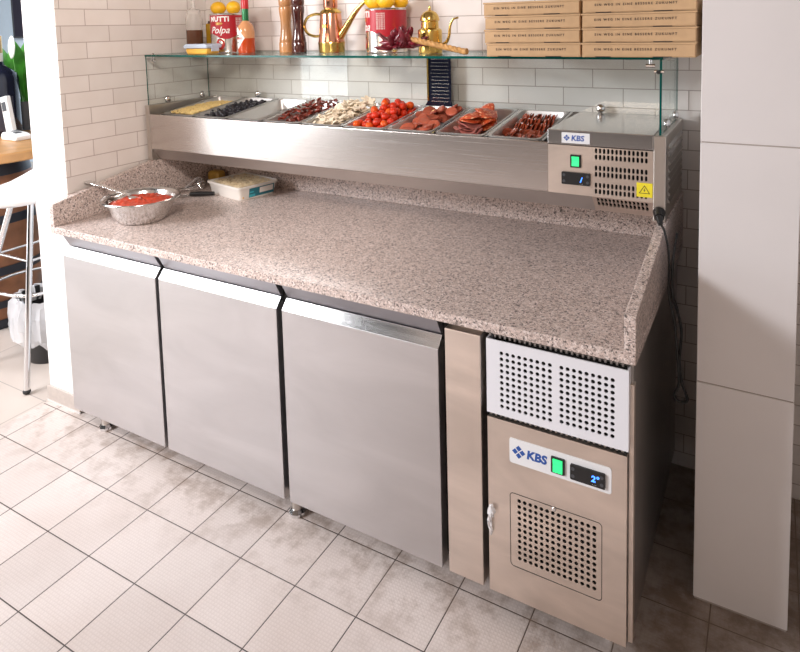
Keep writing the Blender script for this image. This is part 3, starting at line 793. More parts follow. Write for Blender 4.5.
# dried tomato pieces
rnd = random.Random(7); Mk = panM(3); src = []
for q in range(4):
    b = BM(); r2 = random.Random(q+40)
    ell(b, (0, 0, 0), (.012, .0075, .0035), u=10, v=6, f=lambda p: 1+r2.uniform(-.28, .35)); o = build('dried_tomato_piece', b, M['driedtom'], None, smooth=True)
    tag(o, 'wrinkled dark red piece of dried tomato in its pan', 'dried tomato', 'dried tomato pieces in their pan'); src.append(o)
used = set()
for i in range(150):
    lay = i/150; x = rnd.uniform(-.058, .062); y = .03+.265*((i*.618034) % 1)
    z = -.038+(.034+.018*min(1, y/.2))*min(1, lay*1.2)
    k = rnd.randrange(4); Mw = Mk @ Matrix.Translation((x, y, z)) @ rotm(rnd, .6)
    if k in used: place(src[k], Mw)
    else: src[k].matrix_world = Mw; used.add(k)
# sausage slices
def disc_bm(rx, ry, t, wav=0., seed=0, n=22):
    b = BM(); r2 = random.Random(seed); ph = r2.random()*6
    def zf(x, y): return wav*(math.sin(x/rx*2.6+ph)+math.cos(y/ry*2.1+ph*.7))
    rings = []
    for s, zz in ((.0, t), (.5, t), (.9, t), (1., t*.6), (1., -t*.6), (.9, -t), (.5, -t), (.0, -t)):
        if s == 0: rings.append([b.verts.new((0, 0, zz+zf(0, 0)))]); continue
        rings.append([b.verts.new((rx*s*math.cos(2*PI*i/n), ry*s*math.sin(2*PI*i/n), zz+zf(rx*s*math.cos(2*PI*i/n), ry*s*math.sin(2*PI*i/n)))) for i in range(n)])
    for A, B in zip(rings, rings[1:]):
        for i in range(n):
            j = (i+1) % n
            if len(A) == 1: b.faces.new((A[0], B[i], B[j]))
            elif len(B) == 1: b.faces.new((A[i], B[0], A[j]))
            else: b.faces.new((A[i], B[i], B[j], A[j]))
    return b
rnd = random.Random(8); Mk = panM(6); src = []
for q in range(2):
    b = disc_bm(.027, .020, .0035, .0008, q); o = build('sausage_slice', b, [M['sausage'], M['sausage_rim']], None, smooth=True, angle=60)
    for p in o.data.polygons:
        c = p.center
        if (c.x/.027)**2+(c.y/.02)**2 > .86: p.material_index = 1
    tag(o, 'oval pink slice of sausage in the pan before the grater', 'sausage slice', 'sausage slices in their pan'); src.append(o)
used = set()
for i in range(46):
    lay = i/46; x = rnd.uniform(-.050, .054); y = .032+.26*((i*.618034) % 1)
    z = -.036+(.024+.022*max(0, min(1, (y-.05)/.14))*(.6+.4*(x+.05)/.1))*min(1, lay*1.3)
    k = rnd.randrange(2); Mw = Mk @ Matrix.Translation((x, y, z)) @ Euler((rnd.uniform(.1, .8), rnd.uniform(-.4, .3), rnd.uniform(-1, 1))).to_matrix().to_4x4()
    if k in used: place(src[k], Mw)
    else: src[k].matrix_world = Mw; used.add(k)
# cured ham in front, salami mound behind
rnd = random.Random(9); Mk = panM(7)
b = disc_bm(.047, .036, .0022, .006, 5); ham = build('ham_slice', b, M['ham'], None, smooth=True, angle=60); tag(ham, 'folded slice of dark pink cured ham at the front of its pan', 'ham slice', 'cured ham slices')
for i in range(9):
    Mw = Mk @ Matrix.Translation((rnd.uniform(-.022, .022), .052+.007*i, -.030+.0040*i)) @ Euler((rnd.uniform(-.1, .5), rnd.uniform(-.3, .3), rnd.uniform(-3, 3))).to_matrix().to_4x4()
    if i: place(ham, Mw)
    else: ham.matrix_world = Mw
b = disc_bm(.043, .038, .0016, .0075, 8, 28); sal = build('salami_slice', b, M['salami'], None, smooth=True, angle=60); tag(sal, 'large orange red salami slice with pale flecks behind the ham', 'salami slice', 'salami slices')
for i in range(20):
    Mw = Mk @ Matrix.Translation((-.028+.056*((i*.618) % 1), .140+.125*((i*.382+.2) % 1), -.022+.0021*i)) @ Euler((rnd.uniform(-.35, .4), rnd.uniform(-.4, .35), rnd.uniform(-3, 3))).to_matrix().to_4x4()
    if i: place(sal, Mw)
    else: sal.matrix_world = Mw
# thin spicy sausage slices in leaning rows
rnd = random.Random(10); Mk = panM(8)
b = disc_bm(.0215, .0215, .0016, .0005, 3); chz = build('spicy_sausage_slice', b, M['chorizo'], None, smooth=True, angle=60); tag(chz, 'thin dark red round sausage slice in leaning rows by the cover', 'sausage slice', 'thin dark sausage slices')
first = True
for row, (yy, n) in enumerate(((.255, 15), (.205, 15), (.155, 14), (.105, 12), (.06, 9))):
    for i in range(n):
        x = -.054+.108*i/(n-1)+rnd.uniform(-.002, .002)
        lean = -1.0+rnd.uniform(-.12, .12) if row < 3 else rnd.uniform(-1.2, .6)
        z = -.024+.010*(yy/.25)+rnd.uniform(-.003, .003)
        Mw = Mk @ Matrix.Translation((x, yy+rnd.uniform(-.006, .006), z)) @ Euler((rnd.uniform(.15, .45), lean, rnd.uniform(-.3, .3))).to_matrix().to_4x4()
        if first: chz.matrix_world = Mw; first = False
        else: place(chz, Mw)

# grater leaning at the back of the guard
gt = thing('grater', 'dark metal grater standing upright behind the sausage pan', 'grater', (1.394, .93, 1.2048))
b = BM(); poly_plate(b, [(1.335, 1.2052), (1.452, 1.2052), (1.4475, 1.225), (1.4475, 1.404), (1.3465, 1.404), (1.3465, 1.225)], .929, .9315); build('blade', b, M['bottle_dark'], gt, bevel=.001)
b = BM()
for r_ in range(13):
    for c_ in range(9):
        x = 1.366+c_*.0082+(.004 if r_ % 2 else 0)+random.uniform(-.001, .001); z = 1.222+r_*.0135
        prism(b, [(x-.003, z), (x+.003, z), (x, z+.0035)], 'y', .9265, .929)
build('teeth', b, M['tin'], gt)
b = BM(); box(b, 1.3465, 1.3530, .925, .9288, 1.225, 1.400); build('golden_glint', b, M['brass'], gt)  # brass strip standing in for a golden reflection on the plate

# ------------------------------------------------------------------ things on the glass shelf
def can(name, label, cx, cy, r, z0, h, face):
    t = thing(name, label, 'tin can', (cx, cy, z0), 'red tomato cans with lemons on top')
    b = BM(); lathe(b, [(0, z0), (r, z0), (r+.0012, z0+.002), (r, z0+.005), (r-.0004, z0+.007), (r-.0004, z0+h-.007), (r, z0+h-.005), (r+.0012, z0+h-.002), (r, z0+h), (r-.003, z0+h), (r-.004, z0+h-.004), (0, z0+h-.004)], (cx, cy), 48)
    build('tin_body', b, M['tin'], t, smooth=True, angle=30)
    # printed red band with a wavy lower edge
    b = BM(); n = 96; A = []; B = []
    for i in range(n):
        a = 2*PI*i/n; lo = z0+h*(.42+.07*math.sin(a*3+1.1)); A.append(b.verts.new((cx+(r+.0004)*math.cos(a), cy+(r+.0004)*math.sin(a), lo))); B.append(b.verts.new((cx+(r+.0004)*math.cos(a), cy+(r+.0004)*math.sin(a), z0+h-.008)))
    for i in range(n): b.faces.new((A[i], A[(i+1) % n], B[(i+1) % n], B[i]))
    lb = build('label', b, M['tin_red'], t, smooth=True)
    def bend(zc, a0, rr=r+.0009):
        def f(p):
            a = a0+p.x/rr; return V((cx+(rr+p.z)*math.cos(a), cy+(rr+p.z)*math.sin(a), zc+p.y))
        return f
    b = BM(); text_bm(b, 'MUTTI', r*.40, (0, 0, 0), bold=.0012, align='CENTER', bend=bend(z0+h*.80, face), space=1.1); build('name_print', b, M['print_white'], lb)
    b = BM(); text_bm(b, 'Polpa', r*.56, (0, 0, 0), bold=.0004, shear=.35, align='CENTER', bend=bend(z0+h*.50, face)); build('product_print', b, M['print_white'], lb)
    b = BM(); text_bm(b, '·1899·', r*.2, (0, 0, 0), bold=.0006, align='CENTER', bend=bend(z0+h*.71, face)); build('gold_print', b, M['print_gold'], lb)
    b = BM(); zc = z0+h*.22; rr = r+.0008; q = []
    for i in range(24):
        a = 2*PI*i/24; aa = face+.05+.27*math.cos(a); q.append(b.verts.new((cx+rr*math.cos(aa), cy+rr*math.sin(aa), zc+h*.14*math.sin(a))))
    b.faces.new(q); build('tomato_print', b, M['print_tomato'], lb)
    # small print panel on the turned side
    b = BM()
    for k in range(9): text_bm(b, 'lllll lll llllll lll', r*.095, (0, 0, 0), align='LEFT', bend=bend(z0+h*(.86-.042*k), face+1.0))
    build('small_print', b, M['print_white'], lb)
    return z0+h
FACE = -PI/2-.15
z1 = can('tomato_can', 'red printed tomato can holding two lemons, beside the hot sauce', .402, .84, .0735, SHZ, .170, FACE+.42)
z2 = can('tomato_can', 'red printed tomato can holding three lemons, behind the dried chilies', 1.206, .866, .0795, SHZ, .168, FACE-.78)
def lemon(x, y, z, rx, label, rot):
    b = BM(); ell(b, (0, 0, 0), (rx, .029, .029), u=22, v=14)
    for v in b.verts:
        t = abs(v.co.x)/rx
        if t > .86: v.co.x *= 1+.9*(t-.86)
    o = build('lemon', b, M['lemon'], None, smooth=True); o.location = (x, y, z+.029-.004); o.rotation_euler = rot
    tag(o, label, 'lemon', 'lemons on the tomato cans')
lemon(.358, .832, z1, .034, 'left lemon on the can beside the hot sauce bottle', (0, .05, .2))
lemon(.436, .845, z1, .036, 'right lemon on the can beside the hot sauce bottle', (0, -.05, -.3))
lemon(1.162, .855, z2, .036, 'leftmost lemon on the can behind the dried chilies', (0, .1, .4))
lemon(1.226, .835, z2, .034, 'middle lemon on the can behind the dried chilies', (0, 0, .1))
lemon(1.250, .902, z2, .034, 'rightmost lemon, partly hidden, on the can behind the chilies', (0, .1, -.3))
# squeeze bottle
t = thing('squeeze_bottle', 'milky squeeze bottle half full of dark sauce in the tiled corner', 'bottle', (.1935, .84, SHZ))
b = BM(); lathe(b, [(.036, 1.5165), (.036, 1.565), (.031, 1.587), (.029, 1.592), (.029, 1.5925)], (.1935, .84)); build('bottle_body', b, M['soft_plastic'], t, smooth=True)
b = BM(); lathe(b, [(0, SHZ+.0003), (.034, SHZ+.0003), (.036, SHZ+.004), (.036, 1.516), (0, 1.516)], (.1935, .84)); build('sauce', b, M['soy'], t, smooth=True)
b = BM(); lathe(b, [(.0305, 1.588), (.0305, 1.606), (.022, 1.611), (.010, 1.617), (.0045, 1.655), (.003, 1.672), (0, 1.672)], (.1935, .84)); build('nozzle_cap', b, M['soft_plastic'], t, smooth=True)
# oil jar behind it
t = thing('oil_jar', 'small square jar of golden oil standing behind the squeeze bottle', 'jar', (.239, .907, SHZ))
b = BM(); box(b, .216, .262, .884, .93, SHZ+.0002, 1.545); build('jar_body', b, M['oil'], t, bevel=.006)
b = BM(); cyl(b, (.239, .907, 1.5455), (.239, .907, 1.556), .020); build('lid', b, M['wood_dark'], t, smooth=True)
# clip lid food container
t = thing('food_container', 'flat clear food container of yellow spread with clip lid at shelf front', 'container', (.392, .70, SHZ))
b = BM(); prism(b, [(.333, SHZ+.0003), (.452, SHZ+.0003), (.458, SHZ+.024), (.327, SHZ+.024)], 'y', .665, .735); build('spread', b, M['mustard'], t, bevel=.006)
b = BM(); prism(b, [(.325, SHZ+.0245), (.460, SHZ+.0245), (.464, SHZ+.035), (.452, SHZ+.043), (.334, SHZ+.043), (.321, SHZ+.035)], 'y', .658, .742); ld = build('lid', b, M['lid_blue'], t, bevel=.004)
b = BM(); prism(b, [(.4645, SHZ+.041), (.469, SHZ+.041), (.467, SHZ+.012), (.4635, SHZ+.012)], 'y', .68, .72); build('clip', b, M['lid_blue'], ld, bevel=.001)
b = BM(); prism(b, [(.3205, SHZ+.039), (.3165, SHZ+.039), (.320, SHZ+.012), (.3235, SHZ+.012)], 'y', .68, .72); build('clip', b, M['lid_blue'], ld, bevel=.001)
# hot sauce bottle
hx, hy = .547, .80
t = thing('hot_sauce_bottle', 'hot sauce bottle with red cap, green neck and white diamond label', 'bottle', (hx, hy, SHZ))
b = BM(); lathe(b, [(0, SHZ+.0003), (.034, SHZ+.0003), (.036, SHZ+.005), (.036, SHZ+.062), (0, SHZ+.062)], (hx, hy)); build('sauce', b, M['hot_sauce'], t, smooth=True)
b = BM(); lathe(b, [(.036, SHZ+.0622), (.036, SHZ+.092), (.032, SHZ+.112), (.022, SHZ+.126), (.0145, SHZ+.133), (.0130, SHZ+.14)], (hx, hy)); build('bottle_shoulder', b, M['hot_glass'], t, smooth=True)
b = BM(); lathe(b, [(.0140, SHZ+.130), (.0140, SHZ+.185), (.0138, SHZ+.186)], (hx, hy)); build('neck_foil', b, M['foil_green'], t, smooth=True)
b = BM(); lathe(b, [(.0152, SHZ+.186), (.0153, SHZ+.226), (.0138, SHZ+.229), (0, SHZ+.229)], (hx, hy), 28); build('cap', b, M['cap_red'], t, smooth=True, angle=30)
b = BM(); rr = .0367; a0 = -PI/2-.35; n = 14; zc = SHZ+.063; hh = .047; ww = .95
for i in range(n):
    u0, u1 = -1+2*i/n, -1+2*(i+1)/n
    q = []
    for u, s in ((u0, -1), (u1, -1), (u1, 1), (u0, 1)):
        a = a0+u*ww; q.append(V((hx+rr*math.cos(a), hy+rr*math.sin(a), zc+s*hh*(1-abs(u)))))
    b.faces.new([b.verts.new(p) for p in q])
lb = build('diamond_label', b, M['print_white'], t, weld=True, smooth=True)
b = BM()
def bendt(p):
    a = a0+p.x/(rr+.0004); return V((hx+(rr+.0006+p.z)*math.cos(a), hy+(rr+.0006+p.z)*math.sin(a), zc-.005+p.y))
text_bm(b, 'TABASCO', .0108, (0, 0, 0), align='CENTER', bend=bendt, bold=.0004); build('name_print', b, M['cap_red'], lb)
b = BM()
for dz, s in ((.014, 'BRAND'), (.006, 'PEPPER'), (-.016, 'SAUCE')):
    text_bm(b, s, .0055, (0, 0, 0), align='CENTER', bend=lambda p, dz=dz: bendt(V((p.x, p.y+dz, p.z)))); 
build('small_print', b, M['foil_green'], lb)
# pepper mills
def mill(cx, cy, mat, label, s=1.):
    t = thing('pepper_mill', label, 'pepper mill', (cx, cy, SHZ), 'pepper mills')
    P = [(0, .0003), (.036, .0003), (.0375, .004), (.0375, .040), (.0345, .045), (.0355, .050), (.034, .056), (.029, .075), (.0255, .105), (.0265, .135), (.0315, .165), (.033, .185), (.030, .1905), (0, .1905)]
    b = BM(); lathe(b, [(r*.82*s, SHZ+z) for r, z in P], (cx, cy), 36); build('mill_body', b, M[mat], t, smooth=True, angle=30)
    P = [(0, .191), (.029, .191), (.0325, .196), (.0335, .215), (.026, .240), (.012, .250), (0, .251)]
    b = BM(); lathe(b, [(r*.82*s, SHZ+z) for r, z in P], (cx, cy), 36); hd = build('mill_head', b, M[mat], t, smooth=True, angle=30)
    b = BM(); ell(b, (cx, cy, SHZ+.257), (.0085, .0085, .0075)); build('nut', b, M['chrome'], hd, smooth=True)
mill(.733, .84, 'wood_light', 'light brown turned wood pepper mill')
mill(.803, .835, 'wood_dark', 'dark glossy red brown pepper mill beside the copper can')
# copper oil can
ox, oy = .9645, .84
t = thing('copper_oil_can', 'shiny copper oil can with brass base, brass handle and long spout', 'oil can', (ox, oy, SHZ))
b = BM(); lathe(b, [(0, SHZ+.0003), (0.0502, SHZ+.0003), (0.0519, SHZ+.004), (0.0528, SHZ+.034), (0.0541, SHZ+.038), (0.0532, SHZ+.042), (0, SHZ+.042)], (ox, oy), 40); build('brass_base', b, M['brass'], t, smooth=True, angle=30)
b = BM(); lathe(b, [(0.0515, SHZ+.042), (0.0515, SHZ+.046), (0.0418, SHZ+.150), (0.0405, SHZ+.155), (0.0352, SHZ+.158)], (ox, oy), 40); build('copper_body', b, M['copper'], t, smooth=True, angle=30)
b = BM(); lathe(b, [(0.0418, SHZ+.155), (0.0436, SHZ+.158), (0.0418, SHZ+.162), (0.0317, SHZ+.171), (0.0264, SHZ+.172), (0.0264, SHZ+.178)], (ox, oy), 40); build('brass_collar', b, M['brass'], t, smooth=True, angle=30)
b = BM(); lathe(b, [(0.0268, SHZ+.176), (0.0286, SHZ+.18), (0.0286, SHZ+.214), (0.0317, SHZ+.218), (0.0290, SHZ+.222), (0, SHZ+.226)], (ox, oy), 36); build('filler_cup', b, M['copper'], t, smooth=True, angle=30)
b = BM(); tube(b, [(ox-.041, oy, SHZ+.150), (ox-.075, oy, SHZ+.154), (ox-.115, oy, SHZ+.142), (ox-.134, oy, SHZ+.110), (ox-.122, oy, SHZ+.080), (ox-.090, oy, SHZ+.066), (ox-.050, oy, SHZ+.066)], .0058); build('handle', b, M['brass'], t, smooth=True)
b = BM(); tube(b, [(ox+.044, oy, SHZ+.062), (ox+.080, oy, SHZ+.108), (ox+.122, oy, SHZ+.160), (ox+.165, oy, SHZ+.196), (ox+.196, oy, SHZ+.210)], lambda q: .0155-.0118*q, n=12); build('spout', b, M['brass'], t, smooth=True)
b = BM(); cyl(b, (ox+.006, oy-.0475, SHZ+.105), (ox+.006, oy-.053, SHZ+.105), .009, n=16); build('badge', b, M['brass'], t, smooth=True, angle=30)
# small brass cruet
bx, by = 1.436, .79
t = thing('brass_oil_can', 'small shiny brass oil can with domed lid and thin hooked spout', 'oil can', (bx, by, SHZ))
b = BM(); lathe(b, [(0, SHZ+.0003), (0.0417, SHZ+.0003), (0.0432, SHZ+.004), (0.0432, SHZ+.078), (0.0412, SHZ+.084), (0.0320, SHZ+.090), (0.0306, SHZ+.112), (0.0335, SHZ+.115)], (bx, by), 40); build('brass_body', b, M['brass'], t, smooth=True, angle=30)
b = BM(); lathe(b, [(0.0349, SHZ+.1155), (0.0349, SHZ+.120), (0.0320, SHZ+.132), (0.0233, SHZ+.145), (0.0097, SHZ+.152), (0.0039, SHZ+.154), (0.0053, SHZ+.161), (0.0029, SHZ+.168), (0, SHZ+.169)], (bx, by), 36); build('domed_lid', b, M['brass'], t, smooth=True, angle=40)
b = BM(); tube(b, [(bx+.042, by, SHZ+.030), (bx+.062, by, SHZ+.036), (bx+.075, by, SHZ+.060), (bx+.080, by, SHZ+.095), (bx+.092, by, SHZ+.118), (bx+.112, by, SHZ+.124)], lambda q: .0065-.0032*q, n=10); build('spout', b, M['brass'], t, smooth=True)
# braid of dried chilies
t = thing('chili_braid', 'bunch of dark red dried chilies tied to a braided straw tail', 'dried chilies', (1.40, .68, SHZ))
rnd = random.Random(21)
for i in range(40):
    a = rnd.uniform(0, 2*PI); e = rnd.uniform(.05, 1.3); L = rnd.uniform(.024, .036)
    d = V((math.cos(a)*math.cos(e), .8*math.sin(a)*math.cos(e), math.sin(e))); c = V((1.372+rnd.uniform(-.050, .050), .685+rnd.uniform(-.018, .018), SHZ+.018+rnd.uniform(0, .022)))+V((d.x*.030, d.y*.02, d.z*.036))
    c.z = max(c.z, SHZ+.013)
    b = BM(); r2 = random.Random(i); q = d.to_track_quat('Z', 'Y').to_euler()
    if d.z < .3: q = V((d.x, d.y, .05)).to_track_quat('Z', 'Y').to_euler()
    ell(b, c, (.011, .008, L), q, 9, 8, f=lambda p: 1+r2.uniform(-.22, .22)); build('chili', b, M['chili'], t, smooth=True, angle=60)
b = BM()
A = V((1.425, .680, SHZ+.052)); B = V((1.634, .655, SHZ+.012))
for ph in (0, 2*PI/3, 4*PI/3):
    tube(b, [A.lerp(B, s/24)+V((0, math.cos(s*1.05+ph)*.0055, math.sin(s*1.05+ph)*.0045)) for s in range(25)], .0062, n=7, smooth=2)
tube(b, [B+V((-.006, 0, .0)), B+V((.008, -.002, .001))], .0105, n=9, smooth=0)
build('straw_braid', b, M['straw'], t, smooth=True)
# pizza boxes
def pbox(label, x0, x1, y0, z0, group):
    t = thing('pizza_box', label, 'pizza box', ((x0+x1)/2, y0+.14, z0), group); h = .0402
    b = BM(); box(b, x0+.002, x1-.002, y0+.003, y0+.297, z0+.0003, z0+h-.006); build('tray', b, M['card'], t)
    b = BM(); box(b, x0, x1, y0, y0+.30, z0+h-.0052, z0+h); box(b, x0+.008, x1-.003, y0+.0004, y0+.0026, z0+.0025, z0+h-.0056); ld = build('lid', b, M['card'], t, bevel=.0008, seg=1)
    b = BM(); w = x1-x0; text_bm(b, 'EIN WEG IN EINE BESSERE ZUKUNFT',   .0090, (x0+w*.48, y0-.0002, z0+h*.47), align='CENTER', space=1.5, bold=.0002, extrude=.0001); build('slogan', b, M['card_ink'], ld)
    b = BM(); box(b, x0+w*.13, x0+w*.27, y0+.0005, y0+.002, z0+.0003, z0+.0022); box(b, x0+w*.64, x0+w*.80, y0+.0005, y0+.002, z0+.0003, z0+.0022); build('tab', b, M['card_ink'], ld)
ORD = ['bottom', 'second from bottom', 'third from bottom', 'fourth from bottom']
for k in range(4):
    z = SHZ+.0004+k*.0411; j = (.004, -.002, 0, -.004)[k]
    pbox(f'brown pizza box, {ORD[k]} of the stack beside the brass oil can', 1.737+j, 2.031+j*.4, .575, z, 'left stack of pizza boxes')
for k in range(4):
    z = SHZ+.0004+k*.0411; j = (0, .001, .0, .001)[k]
    pbox(f'brown pizza box, {ORD[k]} of the stack next to the pillar', 2.0345+j, 2.334+j, .568, z, 'right stack of pizza boxes')

# ------------------------------------------------------------------ things on the worktop
CZ = TZ1+.0004
t = thing('mixing_bowl', 'stainless steel bowl of red tomato sauce on the worktop', 'bowl', (.388, .36, CZ))
b = BM(); bc = (.388, .36)
lathe(b, [(0, CZ), (.080, CZ), (.088, CZ+0.0046), (.108, CZ+0.0345), (.126, CZ+0.0782), (.129, CZ+0.0851), (.142, CZ+0.0885), (.144, CZ+0.0851), (.1445, CZ+0.0891), (.142, CZ+0.0920), (.127, CZ+0.0885), (.1235, CZ+0.0782), (.1055, CZ+0.0356), (.086, CZ+0.0069), (0, CZ+0.0046)], bc, 56)
build('shell', b, M['bright_steel'], t, smooth=True, angle=60)
b = BM(); rnd = random.Random(31); n = 44; rings = []
for j in range(13):
    rr = .117*j/12; zz = CZ+.070+.012*(1-(j/12)**2)
    if j == 0: rings.append([b.verts.new((bc[0], bc[1], zz))]); continue
    rings.append([b.verts.new((bc[0]+rr*math.cos(2*PI*i/n), bc[1]+rr*math.sin(2*PI*i/n), zz+(.009*(noise.noise(V((rr*math.cos(2*PI*i/n)*70, rr*math.sin(2*PI*i/n)*70, 3))))+.004*rnd.uniform(-1, 1) if j < 12 else -.004))) for i in range(n)])
for A, B in zip(rings, rings[1:]):
    for i in range(n):
        k = (i+1) % n
        if len(A) == 1: b.faces.new((A[0], B[i], B[k]))
        else: b.faces.new((A[i], B[i], B[k], A[k]))
o = build('tomato_sauce', b, M['sauce'], None, smooth=True, angle=80); tag(o, 'chunky red tomato sauce filling the steel bowl', 'tomato sauce', kind='stuff')
t = thing('spoon', 'steel spoon standing in the bowl of tomato sauce', 'spoon', (.30, .345, CZ+.085))
b = BM(); S0, S1 = V((.332, .352, CZ+.088)), V((.120, .312, CZ+.135))
dirv = (S1-S0).normalized(); side = dirv.cross(V((0, 0, 1))).normalized(); upv = side.cross(dirv)
def strip(bm, L):
    prev = None
    for s, w, lift in L:
        c = S0.lerp(S1, s)+upv*lift
        q = [bm.verts.new(c+side*w+upv*.0018), bm.verts.new(c-side*w+upv*.0018), bm.verts.new(c-side*w-upv*.0018), bm.verts.new(c+side*w-upv*.0018)]
        if prev:
            for i in range(4): bm.faces.new((prev[i], prev[(i+1) % 4], q[(i+1) % 4], q[i]))
        else: bm.faces.new(q[::-1])
        prev = q
    bm.faces.new(prev)
strip(b, [(0, .0075, 0), (.15, .007, .001), (.4, .0085, .002), (.65, .0115, .003), (.85, .0155, .002), (.95, .0155, .0), (1, .009, -.002)])
build('handle', b, M['bright_steel'], t, smooth=True, bevel=.0006)
b = BM(); ell(b, S0-dirv*.026+V((0, 0, -.004)), (.030, .019, .006), dirv.to_track_quat('X', 'Z').to_euler(), 16, 8); build('spoon_bowl', b, M['bright_steel'], t, smooth=True)
# cheese tub
t = thing('cheese_tub', 'white plastic tub of grated cheese pushed under the topping cooler', 'tub', (.43, .84, CZ))
A = V((.568, .694, 0)); U = V((-.98, .2, 0)).normalized(); W_ = V((.2, .98, 0)).normalized()
def tubp(u, w, z): return A+U*u+W_*w+V((0, 0, CZ+z))
def tub_loop(bm, m, z, r=.016, n=4):
    LU, LW = .252, .206; out = []
    for cu, cw, a in ((LU-m-r, LW-m-r, 0), (m+r, LW-m-r, 90), (m+r, m+r, 180), (LU-m-r, m+r, 270)):
        for k in range(n+1):
            q = math.radians(a+90*k/n); out.append(bm.verts.new(tubp(cu+r*math.cos(q), cw+r*math.sin(q), z)))
    return out
b = BM(); Ls = [tub_loop(b, .014, 0), tub_loop(b, .005, .050), tub_loop(b, 0, .050), tub_loop(b, 0, .058), tub_loop(b, .004, .059), tub_loop(b, .008, .054), tub_loop(b, .017, .004)]
b.faces.new(Ls[0]); b.faces.new(Ls[-1])
for P, Q in zip(Ls, Ls[1:]):
    n = len(P)
    for i in range(n): b.faces.new((P[i], P[(i+1) % n], Q[(i+1) % n], Q[i]))
build('tub_shell', b, M['tub'], t, smooth=True, angle=40)
b = BM()
def onside(u, z, off): # on the short side facing right (u small)
    m = .014-.009*z/.05
    return A+U*(m-off)+W_*u+V((0, 0, CZ+z))
def quad(bm, u0, u1, z0, z1, off): bm.faces.new([bm.verts.new(onside(u, z, off)) for u, z in ((u0, z0), (u1, z0), (u1, z1), (u0, z1))])
quad(b, .055, .184, .006, .046, .0006); lb = build('label', b, M['teal'], t)
b = BM(); quad(b, .108, .178, .018, .042, .0011); build('text_panel', b, M['print_white'], lb)
b = BM(); quad(b, .056, .086, .008, .019, .0011); quad(b, .058, .078, .026, .032, .0011); build('print_block', b, M['teal2'], lb)
b = BM(); q = A+U*.0095+W_*.026+V((0, 0, CZ+.012)); ell(b, q, (.003, .003, .003)); build('orange_dot', b, M['mustard'], lb)
b = BM(); rnd = random.Random(33)
nx, ny = 30, 20; G = []
for i in range(nx+1):
    row = []
    for j in range(ny+1):
        u = .0145+.221*i/nx; w = .0145+.177*j/ny; e = min(i, nx-i, j*1.5, (ny-j)*1.5)/6
        row.append(b.verts.new(tubp(u, w, .043+.013*min(1, e)+rnd.uniform(-.0022, .0022))))
    G.append(row)
for i in range(nx):
    for j in range(ny): b.faces.new((G[i][j], G[i+1][j], G[i+1][j+1], G[i][j+1]))
for _ in range(420):
    p = tubp(rnd.uniform(.02, .230), rnd.uniform(.02, .186), .0575+rnd.uniform(-.002, .002)); a = rnd.uniform(0, PI); d = V((math.cos(a), math.sin(a), rnd.uniform(-.2, .2)))*.007
    cyl(b, p-d, p+d, .0011, n=5)
o = build('grated_cheese', b, M['cheese'], None); tag(o, 'pale grated cheese heaped in the white tub', 'cheese', kind='stuff')
# yellow packet
b = BM(); ell(b, (.215, .908, CZ+.034), (.048, .036, .0335), u=20, v=12, f=lambda p: 1.0/max(.62, (abs(p.x)**4+abs(p.y)**4+abs(p.z)**4)**.25)*.80)
for v in b.verts: v.co.z = max(v.co.z, CZ)
o = build('food_packet', b, M['bag_yellow'], None, smooth=True); tag(o, 'yellow food packet in the back corner behind the whisk', 'packet')
# whisk
t = thing('whisk', 'steel wire whisk lying between bowl and cheese tub', 'whisk', (.22, .72, CZ))
W0, W1, W2 = V((.185, .625, CZ+.009)), V((.215, .715, CZ+.016)), V((.252, .80, CZ+.036))
b = BM(); tube(b, [W0, W0.lerp(W1, .5), W1], .0085, n=12, smooth=3); build('handle', b, M['bright_steel'], t, smooth=True)
ax = (W2-W1).normalized(); s1, s2 = frame_of(ax); L = (W2-W1).length
for k in range(9):
    a = PI*k/9; o_ = s1*math.cos(a)+s2*math.sin(a); pts = []
    for q, w in ((0, .004), (.3, .017), (.62, .029), (.86, .024), (1, .0), (.86, -.024), (.62, -.029), (.3, -.017), (0, -.004)): pts.append(W1+ax*L*q+o_*w)
    b = BM(); tube(b, pts, .0017, n=6, smooth=4); build('wire', b, M['chrome'], t, smooth=True)
# black handled server
t = thing('cake_server', 'flat steel server with black handle lying beside the cheese tub', 'server', (.29, .69, CZ))
b = BM(); tube(b, [(.300, .672, CZ+.012), (.335, .692, CZ+.013), (.392, .722, CZ+.013)], lambda q: .0085+.002*math.sin(q*PI), n=12); build('handle', b, M['black'], t, smooth=True)
b = BM(); prism(b, [(.297, .664), (.290, .678), (.262, .668), (.205, .637), (.215, .606), (.250, .625)], 'z', CZ+.004, CZ+.006); cyl(b, (.272, .657, CZ+.006), (.300, .672, CZ+.012), .004, n=10); build('blade', b, M['bright_steel'], t)

